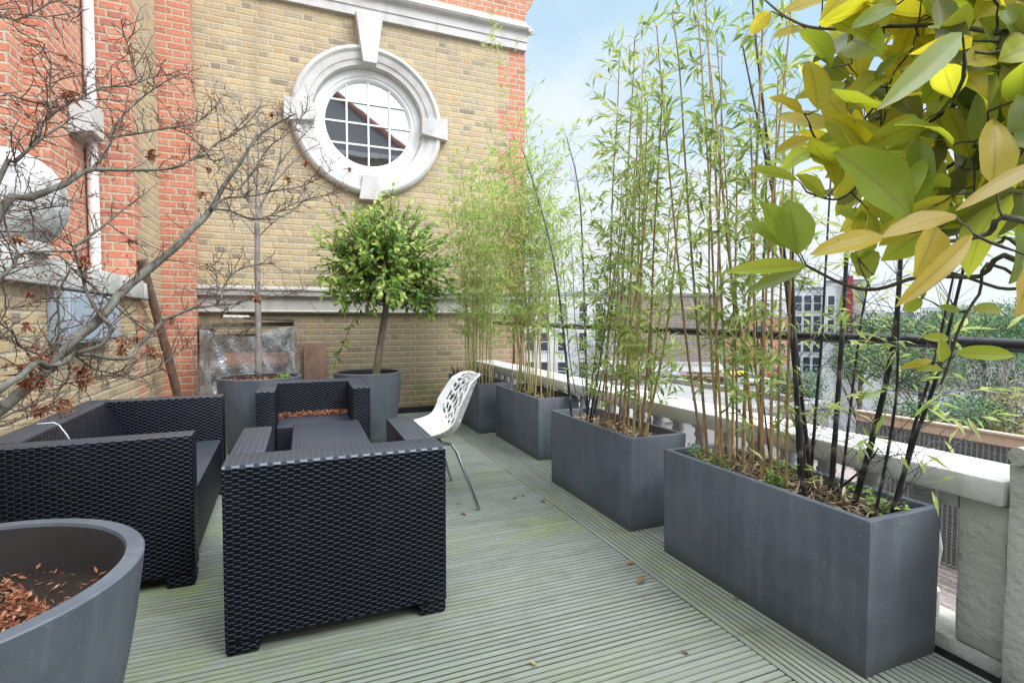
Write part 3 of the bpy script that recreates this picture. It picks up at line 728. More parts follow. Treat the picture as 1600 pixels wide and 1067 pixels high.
# ================================================================== PLANTERS AND POTS
def trough(x0, x1, y0, y1, label, soil_z=.485, h=.545):
    t = thing('trough_planter', label, 'planter', ((x0+x1)/2, (y0+y1)/2, 0), 0, 'grey trough planters along the balustrade')
    cx, cy = (x0+x1)/2, (y0+y1)/2; hx, hy = (x1-x0)/2, (y1-y0)/2; T = .030
    bm = bmesh.new()
    def rect(ax, ay, z): return [bm.verts.new((sx*ax, sy*ay, z)) for sx, sy in ((-1,-1),(1,-1),(1,1),(-1,1))]
    ta = .004
    r1 = rect(hx-ta, hy-ta, .001); r2 = rect(hx, hy, h); r3 = rect(hx-T, hy-T, h); r4 = rect(hx-T-.004, hy-T-.004, soil_z-.06)
    bm.faces.new(r1[::-1])
    for A_, B_ in ((r1,r2),(r2,r3),(r3,r4)):
        for i in range(4): bm.faces.new((A_[i], A_[(i+1)%4], B_[(i+1)%4], B_[i]))
    bm.faces.new(r4)
    bmesh.ops.bevel(bm, geom=[e for e in bm.edges if e.verts[0].co.z > .3 or e.verts[1].co.z > .3], offset=.0045, segments=2, affect='EDGES', profile=.5)
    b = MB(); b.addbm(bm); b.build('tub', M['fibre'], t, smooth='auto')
    from mathutils import noise
    b = MB(); nx, ny = 8, 22; vs = []
    for j in range(ny+1):
        for i in range(nx+1):
            x = (-1+2*i/nx)*(hx-T-.001); y = (-1+2*j/ny)*(hy-T-.001); vs.append((x, y, soil_z + .016*noise.noise(Vector((x*9, y*9, x0*7)))))
    b.add(vs, [(j*(nx+1)+i, j*(nx+1)+i+1, (j+1)*(nx+1)+i+1, (j+1)*(nx+1)+i) for j in range(ny) for i in range(nx)])
    b.build('soil', M['soil'], t, smooth=True); return t
TR = [(1.765,2.152,1.157,2.240), (1.745,2.140,2.508,3.555), (1.895,2.300,4.110,5.200), (1.755,2.155,5.350,6.620)]
trough(*TR[0], 'nearest grey trough planter, holding brown canes and thick black bamboo', .500)
trough(*TR[1], 'grey trough planter second nearest along the balustrade, with black canes at its far end', .480)
trough(*TR[2], 'grey trough planter third along, set back close to the balustrade beyond the white chair')
trough(*TR[3], 'farthest grey trough planter, standing against the brick wall behind the white chair')
def pot(c, r0, r1, h, soil, label, lip=.035, group=None):
    t = thing('round_planter', label, 'planter', (c[0], c[1], 0), 0, group)
    pr = []
    for k in range(13):
        z = h*k/12; pr.append((r0 + (r1-r0)*(k/12)**.9 + .012*math.sin(math.pi*k/12), z + .001))
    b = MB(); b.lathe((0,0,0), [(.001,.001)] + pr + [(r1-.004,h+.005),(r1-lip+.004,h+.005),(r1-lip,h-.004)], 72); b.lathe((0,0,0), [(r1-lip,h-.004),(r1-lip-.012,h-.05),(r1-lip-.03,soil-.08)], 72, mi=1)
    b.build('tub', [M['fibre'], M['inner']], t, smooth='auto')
    from mathutils import noise
    b = MB(); vs = [(0,0,soil)]; rr = r1-lip-.012
    for k in range(1, 9):
        for a in range(40):
            x, y = rr*k/8*math.cos(a*math.pi/20), rr*k/8*math.sin(a*math.pi/20); vs.append((x, y, soil + .03*noise.noise(Vector((x*6, y*6, c[0])))*(1 if k < 8 else .3)))
    fs = [(0, 1+a, 1+(a+1) % 40) for a in range(40)] + [(1+k*40+a, 1+(k+1)*40+a, 1+(k+1)*40+(a+1) % 40, 1+k*40+(a+1) % 40) for k in range(7) for a in range(40)]
    b.add(vs, fs); b.build('soil', M['soil'], t, smooth=True); return t
BC = (-.845, 1.60)
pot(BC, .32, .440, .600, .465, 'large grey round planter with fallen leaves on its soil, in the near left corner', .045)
P1C, P2C = (-.383, 5.43), (.612, 5.52)
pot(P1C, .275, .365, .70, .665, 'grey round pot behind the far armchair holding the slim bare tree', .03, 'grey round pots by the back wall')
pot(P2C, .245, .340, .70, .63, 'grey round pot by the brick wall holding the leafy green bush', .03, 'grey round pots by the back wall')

# ================================================================== PLANTS
def unit(v): v = np.array(v, float); return v/(np.linalg.norm(v)+1e-9)
def rv(r): return unit([r.gauss(0,1), r.gauss(0,1), r.gauss(0,1)])
def smooth_path(P, n=4):
    P = [np.array(p, float) for p in P]; out = []
    for i in range(len(P)-1):
        a, b_, c_, e = P[max(0,i-1)], P[i], P[i+1], P[min(len(P)-1,i+2)]
        for k in range(n):
            t = k/n; out.append(.5*(2*b_ + (c_-a)*t + (2*a-5*b_+4*c_-e)*t*t + (3*b_-a-3*c_+e)*t**3))
    out.append(P[-1]); return out
# ---- bamboo
def cane_mesh(P, r0, r1, seg=7, node=.20, rr=None):
    """culm with swollen nodes; returns MB and node list"""
    P = smooth_path(P, 8); Ls = [0]
    for a, b_ in zip(P, P[1:]): Ls.append(Ls[-1] + np.linalg.norm(b_-a))
    T = Ls[-1]
    def at(s):
        i = max(0, min(len(P)-2, int(np.searchsorted(Ls, s))-1)); f = (s-Ls[i])/(Ls[i+1]-Ls[i]+1e-9); return P[i]+(P[i+1]-P[i])*f
    pts, rad, tn, nodes = [], [], [], []
    s = .0; k = 0; tb = rr.random()
    while s < T:
        st = node*rr.uniform(.8, 1.2)*(.55 + .45*min(1, s/.5)); e = min(T, s+st); rs_ = r0+(r1-r0)*s/T; re = r0+(r1-r0)*e/T
        pts += [at(s+.003), at(s+.25*(e-s)), at(s+.75*(e-s)), at(e-.006), at(e-.001)]; rad += [rs_*1.02, rs_, (rs_+re)/2, re, re*1.28]
        nodes.append((at(e), e/T, re)); s = e + .002
    b = MB(); b.tube(pts, rad, seg, 0, (tb, 0, 0))
    # paler ring below each node
    for i in range(len(pts)):
        if i % 5 >= 3:
            for q in range(seg): b.t[i*seg+q] = (tb, .35, 0)
    return b, nodes
def bamboo(loc, label, canes, cane_mat, leaf_mat, seed, more=1, leafL=(.06,.11), leafW=.0115, dens=1., start=.3, group='bamboo clumps in the troughs', twigcol=None, spread=.16, tintr=(0,1)):
    r_ = random.Random(seed); t = thing('bamboo', label, 'bamboo', loc, 0, group); o = np.array(loc)
    lf = MB(); tw = MB()
    for P, ra, rb2, d_, st in canes:
        P = [np.array(p)-o for p in P]
        b, nodes = cane_mesh(P, ra, rb2, 7, .19, r_); b.build('cane', cane_mat, t, smooth=True)
        for p, f, rr in nodes:
            if f < st or r_.random() > .9: continue
            for _ in range(int(r_.choice((2, 2, 3, 3, 4))*more)):
                if r_.random() > d_*dens*1.1: continue
                az = r_.uniform(0, 6.283); el = r_.uniform(.25, 1.05); L = r_.uniform(.4, 1.3)*spread*(1.1-.5*abs(f-.55))
                d = np.array([math.cos(az)*math.cos(el), math.sin(az)*math.cos(el), math.sin(el)])
                q = [p, p+d*L*.5, p+d*L-np.array([0,0,.12*L])]
                tw.tube(q, [.0016,.0012,.0008], 3, 0, (.5,0,0), False)
                nl = r_.randint(5, 9)
                for k in range(nl):
                    s = .35+.65*(k+1)/nl; bp = q[0]*(1-s)**2 + 2*q[1]*s*(1-s) + q[2]*s*s
                    dd = unit(d + rv(r_)*.85 + np.array([0,0,-.35]))
                    lf.leaf(bp, dd, unit(rv(r_)*.7+np.array([0,0,1])), r_.uniform(*leafL), leafW*r_.uniform(.8,1.3), (min(1,max(0,r_.uniform(*tintr))), 0, 0), .25, r_.uniform(0,.5), 1)
    if seed in (2, 4):          # black bamboo carries many bare wiry side shoots low down
        for P, ra, rb2, d_, st in canes:
            Q = smooth_path([np.array(p)-o for p in P], 8)
            for _ in range(16):
                k = r_.randint(3, max(4, int(len(Q)*.75))); p = Q[min(k, len(Q)-1)]; az = r_.uniform(0, 6.283); el = r_.uniform(.2, 1.1); d = np.array([math.cos(az)*math.cos(el), math.sin(az)*math.cos(el), math.sin(el)]); L = r_.uniform(.10, .34)
                q = p + d*L*.5; e = q + unit(d+rv(r_)*.3)*L*.5
                tw.tube([p, q, e], [.0015,.0011,.0006], 3, 0, (.5,0,0), False)
                for _ in range(2): tw.tube([q, q+unit(d+rv(r_)*.8)*L*.4], [.0009,.0005], 3, 0, (.5,0,0), False)
                if r_.random() < .45: lf.leaf(e, unit(d+rv(r_)*.8), unit(rv(r_)*.6+np.array([0,0,1])), r_.uniform(*leafL), leafW, (r_.uniform(.4,1),0,0), .25, .4, 1)
    lf.add(tw.v, tw.f, 1, (.5,0,0)); lf.build('foliage', [leaf_mat, cane_mat], t)
    return t
def pc(X, *pp, jit=0., up=None):
    """a cane whose run was read off the photo, standing in the vertical plane x = X; first point is its root"""
    P = [atx(x, y, X) for x, y in pp]; return P
rb = random.Random(77)
def plane_cane(tr, base, mids, soil, X=None):
    X = X if X is not None else rb.uniform(tr[0]+.09, tr[1]-.10)
    P = [atx(x, y, X) for x, y in [base] + mids]
    # root it in the soil straight below its lowest seen point
    d = P[1]-P[0]; d = d/d[2]; P[0] = P[0] + d*(soil-.03-P[0][2]); P[0][1] = min(tr[3]-.06, max(tr[2]+.06, P[0][1]))
    return P
T4, T3, T2, T1 = TR
brown4 = [((1100,712),[(1076,562),(1056,372),(1035,150),(1026,40)]),((1106,716),[(1092,542),(1074,305),(1062,110),(1050,20)]),((1130,725),[(1118,500),(1106,250),(1089,0),(1080,-120)]),
 ((1140,722),[(1128,480),(1117,250),(1102,0),(1095,-100)]),((1152,735),[(1150,560),(1143,431),(1128,180),(1120,60)]),((1174,740),[(1174,660),(1160,530),(1143,431),(1120,200),(1105,60)]),
 ((1161,735),[(1164,620),(1172,442),(1185,200),(1192,40)]),((1190,745),[(1193,560),(1205,330),(1232,60),(1240,-60)]),((1205,748),[(1206,500),(1212,250),(1216,120)]),((1118,720),[(1120,500),(1126,250),(1128,90)]),
 ((1215,752),[(1219,500),(1224,300),(1226,180)]),((1145,722),[(1146,560),(1150,380),(1152,240)]),((1185,735),[(1190,550),(1196,330),(1200,200)]),((1228,757),[(1232,560),(1238,300),(1244,150)]),((1126,716),[(1112,560),(1108,380),(1112,200)]),((1196,740),[(1180,560),(1178,360),(1172,180)])]
C4 = []
for i, (bs, ms) in enumerate(brown4):
    th = .0105 if i in (5, 6) else rb.uniform(.0055, .0085)
    C4.append((plane_cane(T4, bs, ms, .50), th, th*.45, .75 if i > 1 else .45, rb.uniform(.08, .28)))
bamboo((1.95, 1.95, .47), 'clump of tall brown bamboo canes at the far end of the nearest trough', C4, M['cane_brown'], M['bamleaf'], 1, 1.2, (.055,.105), .0155, 1.0, spread=.21)
black4 = [((1262,772),[(1240,560),(1228,440),(1210,315),(1180,50),(1176,-20)],.011),((1270,775),[(1246,560),(1230,420),(1198,256),(1159,66)],.009),((1297,787),[(1310,610),(1321,437),(1328,250),(1333,90)],.0115),
 ((1332,797),[(1362,690),(1392,561),(1404,460),(1409,330),(1412,180)],.012),((1396,795),[(1428,690),(1460,602),(1486,500),(1515,380)],.009),((1402,792),[(1425,680),(1449,602),(1470,520),(1490,430)],.0075),
 ((1265,771),[(1274,650),(1284,531),(1291,400),(1298,280)],.0075),((1310,790),[(1317,737),(1344,512),(1355,452),(1370,330)],.006),((1250,768),[(1239,550),(1229,437),(1222,330)],.007),
 ((1256,768),[(1246,620),(1240,480),(1238,300)],.008),((1207,752),[(1190,600),(1182,500),(1176,380)],.0045),((1390,790),[(1398,640),(1404,500),(1410,380)],.006),((1325,752),[(1345,735),(1362,716),(1372,700)],.006)]
C4b = []
for bs, ms, th in black4: C4b.append((plane_cane(T4, bs, ms, .50), th, th*.45, .36, rb.uniform(.15, .4)))
bamboo((1.95, 1.42, .47), 'clump of thick near black bamboo canes at the near end of the nearest trough', C4b, M['cane_black'], M['bamleaf'], 2, 1, (.05,.095), .015, .9, spread=.24, tintr=(.35,1))
brown3 = [((945,660),[(953,439),(958,279),(964,191),(968,90)]),((960,650),[(973,439),(983,232),(989,130),(992,60)]),((981,668),[(984,560),(986,439),(992,250)]),((1009,668),[(1016,520),(1022,372),(1030,243),(1036,120)]),
 ((968,662),[(976,520),(990,380),(996,200)]),((990,668),[(998,520),(1004,380),(1012,160)]),((950,658),[(962,520),(968,360),(972,280)]),((1020,672),[(1034,560),(1050,450),(1060,330)]),((1000,668),[(996,500),(1000,300),(1004,110)]),((975,664),[(982,540),(1000,420),(1018,240)]),((1012,670),[(1026,540),(1040,430),(1046,350)]),((938,655),[(950,540),(960,430),(980,310)])]
C3 = []
for i, (bs, ms) in enumerate(brown3):
    th = rb.uniform(.0065, .0095); C3.append((plane_cane(T3, bs, ms, .48), th, th*.4, .95, .13))
bamboo((1.94, 2.85, .45), 'leafy clump of brown bamboo at the near end of the second trough', C3, M['cane_brown'], M['bamleaf'], 3, 1.55, (.06,.11), .0165, 1.15, spread=.27)
black3 = [((893,650),[(870,433),(839,305),(815,230)]),((910,655),[(911,408),(904,294),(886,217)]),((922,655),[(942,537),(958,439),(971,366)]),((925,657),[(946,560),(965,420),(990,310)]),((917,655),[(930,560),(945,480),(952,400)]),((904,650),[(900,520),(895,420),(890,340)]),((899,650),[(890,560),(884,470),(875,380)])]
C3b = []
for i, (bs, ms) in enumerate(black3):
    th = (.011,.011,.008,.007,.006,.005,.005)[i]; C3b.append((plane_cane(T3, bs, ms, .48), th, th*.4, .6, .35))
bamboo((1.94, 3.35, .45), 'clump of black bamboo canes at the far end of the second trough', C3b, M['cane_black'], M['bamfine'], 4, 1.5, (.05,.09), .012, .95, spread=.22)
C2, C1 = [], []
for i in range(26):
    x = rb.uniform(T2[0]+.06, T2[1]-.12); y = rb.uniform(T2[2]+.08, T2[3]-.08); h = rb.uniform(1.55, 2.5); lx, ly = rb.gauss(-.04,.20), rb.gauss(-.05,.20); th = rb.uniform(.004,.0065)
    C2.append(([(x,y,.50),(x+lx*.2,y+ly*.2,.5+h*.4),(x+lx,y+ly,.5+h)], th, th*.4, .95, .27))
P = plane_cane(T2, (845,600), [(835,400),(815,250),(795,130),(766,45)], .5, 2.0); C2.append((P, .0055, .002, .55, .55))
bamboo((2.08, 4.65, .45), 'bushy clump of thin green bamboo in the trough beside the building corner', C2, M['cane_green'], M['bamfine'], 5, 1.75, (.055,.10), .0145, 1.0, spread=.36)
for i in range(24):
    x = rb.uniform(T1[0]+.06, T1[1]-.06); y = rb.uniform(T1[2]+.08, T1[3]-.25); h = rb.uniform(1.5, 2.45); lx, ly = rb.gauss(-.04,.22), rb.gauss(-.02,.16); th = rb.uniform(.004,.0065)
    C1.append(([(x,y,.50),(x+lx*.2,y+ly*.2,.5+h*.4),(x+lx,y+ly,.5+h)], th, th*.4, .95, .25))
bamboo((1.95, 5.85, .45), 'yellow green clump of thin bamboo in the farthest trough against the wall', C1, M['cane_green'], M['bamfine'], 6, 1.75, (.055,.10), .0145, .95, spread=.36, tintr=(.2,1))
# grass tuft at the far end of the last trough
r_ = random.Random(8); b = MB()
for k in range(34):
    a = r_.uniform(0,6.283); d = unit([math.cos(a)*.45, math.sin(a)*.45, 1]); b.leaf((r_.uniform(-.03,.03), r_.uniform(-.03,.03), 0), d, [math.cos(a+1.5), math.sin(a+1.5), .4], r_.uniform(.12,.24), .008, (r_.random()*.4,0,0), .2, .25, 3)
tag(b.build('grass_tuft', m_leaf('dark_grass', [(0,(.03,.022,.025)),(1,(.09,.07,.05))]), None, loc=(1.83, 6.48, .545-.06)), 'small dark grass tuft in the farthest trough beside the wall', 'grass tuft')

# litter and ground cover on the soil
def litter(name, label, cat, n, pos, size, mat, seed, flat_=.35, up=.02, kind='stuff', rows=1, w=.35):
    r_ = random.Random(seed); b = MB()
    for _ in range(n):
        p = pos(r_); d = unit([r_.gauss(0,1), r_.gauss(0,1), r_.gauss(0,.35)]); L = r_.uniform(*size)
        b.leaf((p[0], p[1], p[2] + r_.uniform(0, up)), d, unit(rv(r_)*flat_ + np.array([0,0,1])), L, L*w*r_.uniform(.6,1.3), (r_.random(),0,0), r_.uniform(0,.6), r_.uniform(-.4,.5), rows)
    return tag(b.build(name, mat), label, cat, kind=kind)
def rect_pos(x0, x1, y0, y1, z): return lambda r: (r.uniform(x0,x1), r.uniform(y0,y1), z)
litter('straw_litter', 'pale straw and dead bamboo leaves covering the soil of the nearest trough', 'litter', 900, rect_pos(1.86,2.06,1.26,2.14,.502), (.03,.10), M['litter'], 21, .4, .030, w=.12)
litter('straw_litter', 'dead bamboo leaves on the soil of the second nearest trough', 'litter', 700, rect_pos(1.84,2.04,2.61,3.45,.482), (.03,.09), M['litter'], 22, .4, .028, w=.13)
litter('straw_litter', 'dead bamboo leaves on the soil of the third trough', 'litter', 420, rect_pos(1.98,2.21,4.20,5.10,.49), (.03,.08), M['litter'], 23, .4, .028, w=.14)
def bowl_pos(r):
    while True:
        x, y = r.uniform(-.385,.385), r.uniform(-.385,.385)
        if x*x+y*y < .355**2 and (math.sin(x*13+1)+math.cos(y*11+x*5) + .9 - 5*max(0,y-.08) > 0 or r.random() < .06): return (BC[0]+x, BC[1]+y, .470)
litter('fallen_leaves', 'red brown dead leaves lying on the soil of the large near planter', 'leaf litter', 6500, bowl_pos, (.006,.032), M['deadleaf'], 24, .9, .030, w=.30)
litter('fallen_leaves', 'red brown dead leaves gathered at the back of the far armchair seat', 'leaf litter', 1100, lambda r: (r.uniform(-.19,.34), 4.775-abs(r.gauss(0,.055)), .422), (.014,.032), M['deadleaf'], 25, .8, .03, w=.35)
def disc(c, rr, z): 
    def f(r):
        a, q = r.uniform(0,6.283), rr*math.sqrt(r.random()); return (c[0]+q*math.cos(a), c[1]+q*math.sin(a), z)
    return f
litter('fallen_leaves', 'reddish dead leaves on the soil of the pot with the slim bare tree', 'leaf litter', 260, disc(P1C, .30, .672), (.02,.045), M['deadleaf'], 26, .8, .02, w=.35)
def cover(name, label, spots, n, mat, seed, size=(.018,.04), h=.07):
    r_ = random.Random(seed); b = MB()
    for _ in range(n):
        s = r_.choice(spots); a = r_.uniform(0,6.283); q = s[3]*math.sqrt(r_.random()); d = unit([r_.gauss(0,1), r_.gauss(0,1), abs(r_.gauss(.2,.5))]); L = r_.uniform(*size)
        b.leaf((s[0]+q*math.cos(a)*.7, s[1]+q*math.sin(a), s[2]+r_.random()**1.5*h), d, unit(rv(r_)*.5+np.array([0,0,1])), L, L*.42, (r_.random(),0,0), .3, .3, 1)
    return tag(b.build(name, mat), label, 'ground cover', kind='stuff')
cover('ground_cover', 'low green leaves spreading over the soil of the nearest trough', [(1.90,2.13,.50,.09),(1.87,1.98,.50,.08),(2.03,1.75,.50,.09),(2.04,1.40,.50,.10),(1.98,1.25,.505,.08),(1.86,1.62,.50,.05)], 520, M['cover'], 31)
cover('ground_cover', 'small green plant on the rim side of the slim tree pot', [(P1C[0]+.19,P1C[1]-.16,.675,.09),(P1C[0]+.22,P1C[1]-.05,.675,.07)], 160, M['cover'], 32, h=.05)

# ---- bare maple, rooted in the near pot (its trunk stands just outside the picture)
mp = thing('maple_tree', 'bare maple reaching in from the left with grey limbs and a few withered leaves', 'tree', (BC[0]-.03, BC[1]-.02, .49)); mo = np.array([BC[0]-.03, BC[1]-.02, .49])
tk, tw, dl = MB(), MB(), MB(); r_ = random.Random(41)
root = np.array([BC[0]-.03, BC[1]-.02, .44])
limbs = []
def limb(pts, w0, w1, d0, d1, wig=True, parent=None):
    """pts: run of the limb in the photo; d0..d1: its distance from root to tip"""
    n = len(pts); P = [atd(x, y, d0 + (d1-d0)*i/(n-1)) for i, (x, y) in enumerate(pts)]
    if parent is not None: P = [np.array(parent)] + P
    rad0, rad1 = w0*.43*d0/FPX, w1*.43*d1/FPX; Q = smooth_path(P, 3)
    rad = [rad0 + (rad1-rad0)*(i/(len(Q)-1))**.8 for i in range(len(Q))]
    rad = [q*(1+.10*math.sin(i*1.7+w0)) for i, q in enumerate(rad)]
    tk.tube(Q, rad, 8 if w0 > 9 else 6, 0); limbs.append((Q, rad)); return P
hub = root + np.array([.02, .01, .42]); hub2 = root + np.array([.04, .06, .62])
tk.tube(smooth_path([root - np.array([0,0,.03]), root+np.array([.0,.01,.2]), hub, hub2], 4), [.036,.034,.032,.031,.031,.03,.03,.029,.028,.027,.026,.025,.024], 10)
limb([(0,640),(29,616),(72,580),(112,535),(157,497),(191,456),(225,427),(270,390),(299,359),(320,339)], 22, 12, 1.35, 2.15, parent=hub)
limb([(320,339),(330,326),(349,292),(375,255),(394,225),(412,206),(450,184),(462,178)], 11, 2, 2.15, 2.5)
limb([(330,326),(360,330),(397,343),(431,333),(461,318),(500,307),(545,298)], 5, 1.5, 2.17, 2.6)
limb([(330,326),(352,310),(397,306),(430,298),(475,290),(520,265)], 5.5, 1.5, 2.17, 2.5)
limb([(349,292),(372,296),(400,262),(420,230),(455,205),(480,170)], 4, 1.5, 2.2, 2.5)
limb([(0,609),(30,590),(58,566),(74,573),(99,566),(115,553)], 13, 10, 1.25, 1.6, parent=hub)
limb([(115,553),(144,555),(171,560),(198,560),(211,551),(218,539),(232,524),(245,512),(259,499),(281,490),(299,481),(320,479)], 9, 5, 1.6, 2.2)
limb([(300,480),(340,475),(350,447),(362,430),(375,421),(400,414),(430,412)], 5, 1.5, 2.15, 2.5)
limb([(340,475),(360,476),(397,467),(430,463),(455,462),(480,454)], 4, 1.2, 2.2, 2.6)
limb([(340,475),(338,430),(334,410),(333,395)], 3, 1.2, 2.2, 2.3)
limb([(115,553),(148,544),(162,535),(171,521),(172,510),(157,494),(146,476),(135,456),(128,429),(119,400),(115,386)], 9, 5, 1.6, 1.75)
limb([(115,386),(135,373),(162,353),(187,332),(206,317)], 6, 2.5, 1.75, 1.9)
limb([(115,386),(90,370),(70,352),(60,330),(50,300)], 3, 1.2, 1.75, 1.8)
limb([(0,328),(45,310),(81,296),(106,285),(124,272),(144,265)], 15, 9, 1.5, 1.85, parent=hub2)
limb([(144,265),(180,266),(207,266),(243,266),(281,260),(301,247),(320,242),(337,225),(360,214),(379,199),(394,184),(410,160)], 7, 2, 1.85, 2.4)
limb([(144,265),(157,249),(167,236),(169,220),(175,207),(191,182),(207,166),(234,144),(265,124),(288,115),(300,118)], 6.5, 1.5, 1.85, 2.3)
limb([(168,215),(216,209),(265,200),(292,196),(320,184),(337,165),(349,146)], 4, 1.4, 1.88, 2.3)
limb([(265,200),(300,215),(330,250),(345,262)], 2.5, 1.2, 2.05, 2.3)
limb([(0,276),(22,254),(45,233),(61,209),(63,198),(79,180),(99,166),(126,153),(144,144),(162,137),(196,135),(216,130),(238,121),(270,117)], 9, 1.5, 1.45, 2.0, parent=hub2)
limb([(20,255),(58,222),(90,200),(106,189),(108,178)], 5, 3, 1.47, 1.6)
limb([(79,180),(78,124),(79,90),(67,67)], 2.6, 1.2, 1.52, 1.6)
limb([(216,130),(206,90),(195,60),(190,40)], 2, 1, 1.8, 1.9)
limb([(0,436),(20,418),(31,398),(67,393),(112,393)], 8, 4, 1.35, 1.7, parent=hub2)
limb([(31,398),(18,377),(9,355),(4,341)], 3.5, 1.5, 1.4, 1.4)
limb([(90,398),(110,418),(94,449),(90,467),(92,501),(90,526),(79,555)], 4, 4, 1.65, 1.6)
limb([(110,418),(135,440),(171,470),(202,497),(232,519)], 3.6, 2, 1.65, 1.9)
limb([(0,26),(45,25),(74,26),(117,20),(140,14)], 4, 1.5, 1.5, 1.7, parent=hub2+np.array([-.1,.05,1.0]))
limb([(45,25),(63,13),(83,0),(100,-20)], 3, 2, 1.55, 1.6)
limb([(0,150),(40,158),(90,160),(140,155),(172,162)], 2.5, 1, 1.5, 1.8, parent=hub2+np.array([-.05,.05,.6]))
limb([(0,340),(50,330),(100,318),(140,305)], 3.2, 1.3, 1.5, 1.75, parent=hub2)
limb([(115,553),(144,575),(171,582),(202,591),(225,587),(259,566),(270,555),(292,544),(320,535),(380,524),(385,516)], 3.5, 1.3, 1.6, 2.4)
limb([(58,640),(76,636),(90,614),(99,600),(126,596),(157,589),(200,584)], 5, 2, 1.45, 1.8)
limb([(0,525),(29,540),(50,550),(80,560)], 4, 3, 1.3, 1.55, parent=hub)
limb([(0,487),(20,482),(60,470),(85,462)], 2.6, 1.2, 1.4, 1.6, parent=hub2)
limb([(0,655),(30,640),(60,628)], 5, 3, 1.3, 1.45, parent=hub)
tk.tube(smooth_path([hub2, hub2+np.array([-.03,.03,.4]), hub2+np.array([-.1,.05,1.0])], 4), [.024]*4+[.02]*4+[.014], 8)
def twigs(Q, rad, dens, L0, bud=True):
    for i in range(1, len(Q)):
        sg = np.linalg.norm(Q[i]-Q[i-1]); k = dens*sg; k = int(k) + (r_.random() < k-int(k))
        for _ in range(k):
            p = Q[i-1] + (Q[i]-Q[i-1])*r_.random(); ax = unit(Q[i]-Q[i-1]); d = unit(ax*r_.uniform(.1,.9) + rv(r_)*.9 + np.array([0,0,.25])); L = L0*r_.uniform(.35,1.2)
            pts = [p]; n = r_.randint(3,5)
            for s in range(n):
                d = unit(d + rv(r_)*.28); pts.append(pts[-1] + d*L/n)
                if r_.random() < .75:
                    e = unit(d + rv(r_)*1.0); l2 = L*r_.uniform(.15,.45); m = pts[-1]+e*l2*.5; q = m + unit(e+rv(r_)*.5)*l2*.5
                    tw.tube([pts[-1], m, q], [.0011,.0009,.0006], 3, 0, cap=False)
                    if r_.random() < .4: dl.leaf(q, unit(rv(r_)+e), rv(r_), r_.uniform(.007,.017), r_.uniform(.003,.006), (r_.uniform(0,.6),0,0), .6, .3, 1)
                    if r_.random() < .5: tw.tube([q, q+unit(e)*.006], [.0017,.0012], 4)
                    if r_.random() < .6:
                        e2 = unit(e+rv(r_)*.9); tw.tube([m, m+e2*l2*.45], [.0008,.0005], 3, 0, cap=False)
            tw.tube(pts, [.0019-.0011*s/n for s in range(n+1)], 4, 0, cap=False)
for Q, rad in limbs:
    thin = max(rad) < .008; i0 = 0 if thin else len(Q)//3
    twigs(Q[i0:], rad[i0:], 62 if thin else 30, .115)
def withered(p, n, s):
    for _ in range(n):
        q = p + rv(r_)*s*r_.random(); 
        for k in range(r_.randint(3,5)):
            dl.leaf(q, unit(rv(r_)*.8 + np.array([0,0,-.8])), rv(r_), r_.uniform(.012,.032), r_.uniform(.004,.009), (r_.random(),0,0), .9, r_.uniform(-.9,1.3), 3)
for x, y, d, n, s in ((65,555,1.5,9,.035),(34,571,1.4,12,.03),(38,593,1.4,10,.025),(65,593,1.45,6,.02),(128,578,1.65,14,.03),(126,592,1.65,8,.02),(196,533,1.9,12,.025),(234,544,1.95,16,.035),(212,528,1.9,7,.02),(190,548,1.9,6,.015),(106,146,1.6,8,.02),(103,85,1.6,3,.01),(236,242,2.0,14,.035),(424,176,2.4,4,.015),(315,300,2.2,7,.02),(450,278,2.45,6,.02),(130,401,1.7,7,.02),(128,412,1.7,4,.015),(25,372,1.45,7,.02),(265,495,2.05,6,.02),(400,465,2.35,10,.025),(50,455,1.6,4,.012),(42,505,1.5,4,.012),(480,255,2.5,5,.02),(545,262,2.6,4,.015),(100,630,1.5,9,.03),(60,640,1.45,9,.025),(205,375,2.0,4,.012),(330,262,2.3,4,.02)): withered(atd(x,y,d), n, s)
def shift(mb, o): mb.v = [(a-o[0], b_-o[1], c_-o[2]) for a, b_, c_ in mb.v]; return mb
shift(tk, mo).build('trunk', M['maple'], mp, smooth=True); shift(tw, mo).build('twigs', M['twig'], mp); shift(dl, mo).build('withered_leaves', M['deadleaf'], mp)

# ---- slim bare tree in the left pot
sl = thing('slim_tree', 'slim upright bare tree with a straight grey stem in the pot behind the far armchair', 'tree', (P1C[0], P1C[1], .66)); so_ = np.array([P1C[0], P1C[1], .66])
tk, tw = MB(), MB(); limbs = []; dS = 4.90
limb([(404,590),(404,540),(403,480),(402,420),(402,372),(401,345)], 11.5, 8.5, dS, dS)
for pts, w0, d1 in (([(401,345),(390,318),(388,262),(386,232),(380,190),(372,150)],5,4.75),([(402,360),(408,322),(423,292),(435,258),(442,217),(455,170)],5.5,5.0),([(401,345),(400,300),(404,250),(402,200),(408,150)],4,5.1),
    ([(390,318),(370,285),(352,250),(340,215)],3,4.7),([(408,322),(395,270),(382,225),(360,180)],3,4.9),([(423,292),(450,262),(475,238),(500,225)],3,5.0),([(402,372),(375,340),(350,322),(325,300)],2.6,4.8),([(402,372),(430,345),(455,330),(490,300),(520,275)],2.6,5.0),([(435,258),(462,225),(485,200),(495,175)],2.4,4.95),([(388,262),(365,232),(345,205)],2.2,4.8)):
    limb(pts, w0, 1.3, dS, d1)
n0 = len(limbs)
for Q, rad in limbs[1:]: twigs(Q, rad, 20, .26)
shift(tk, so_).build('trunk', M['slim'], sl, smooth=True); shift(tw, so_).build('twigs', M['slim'], sl)

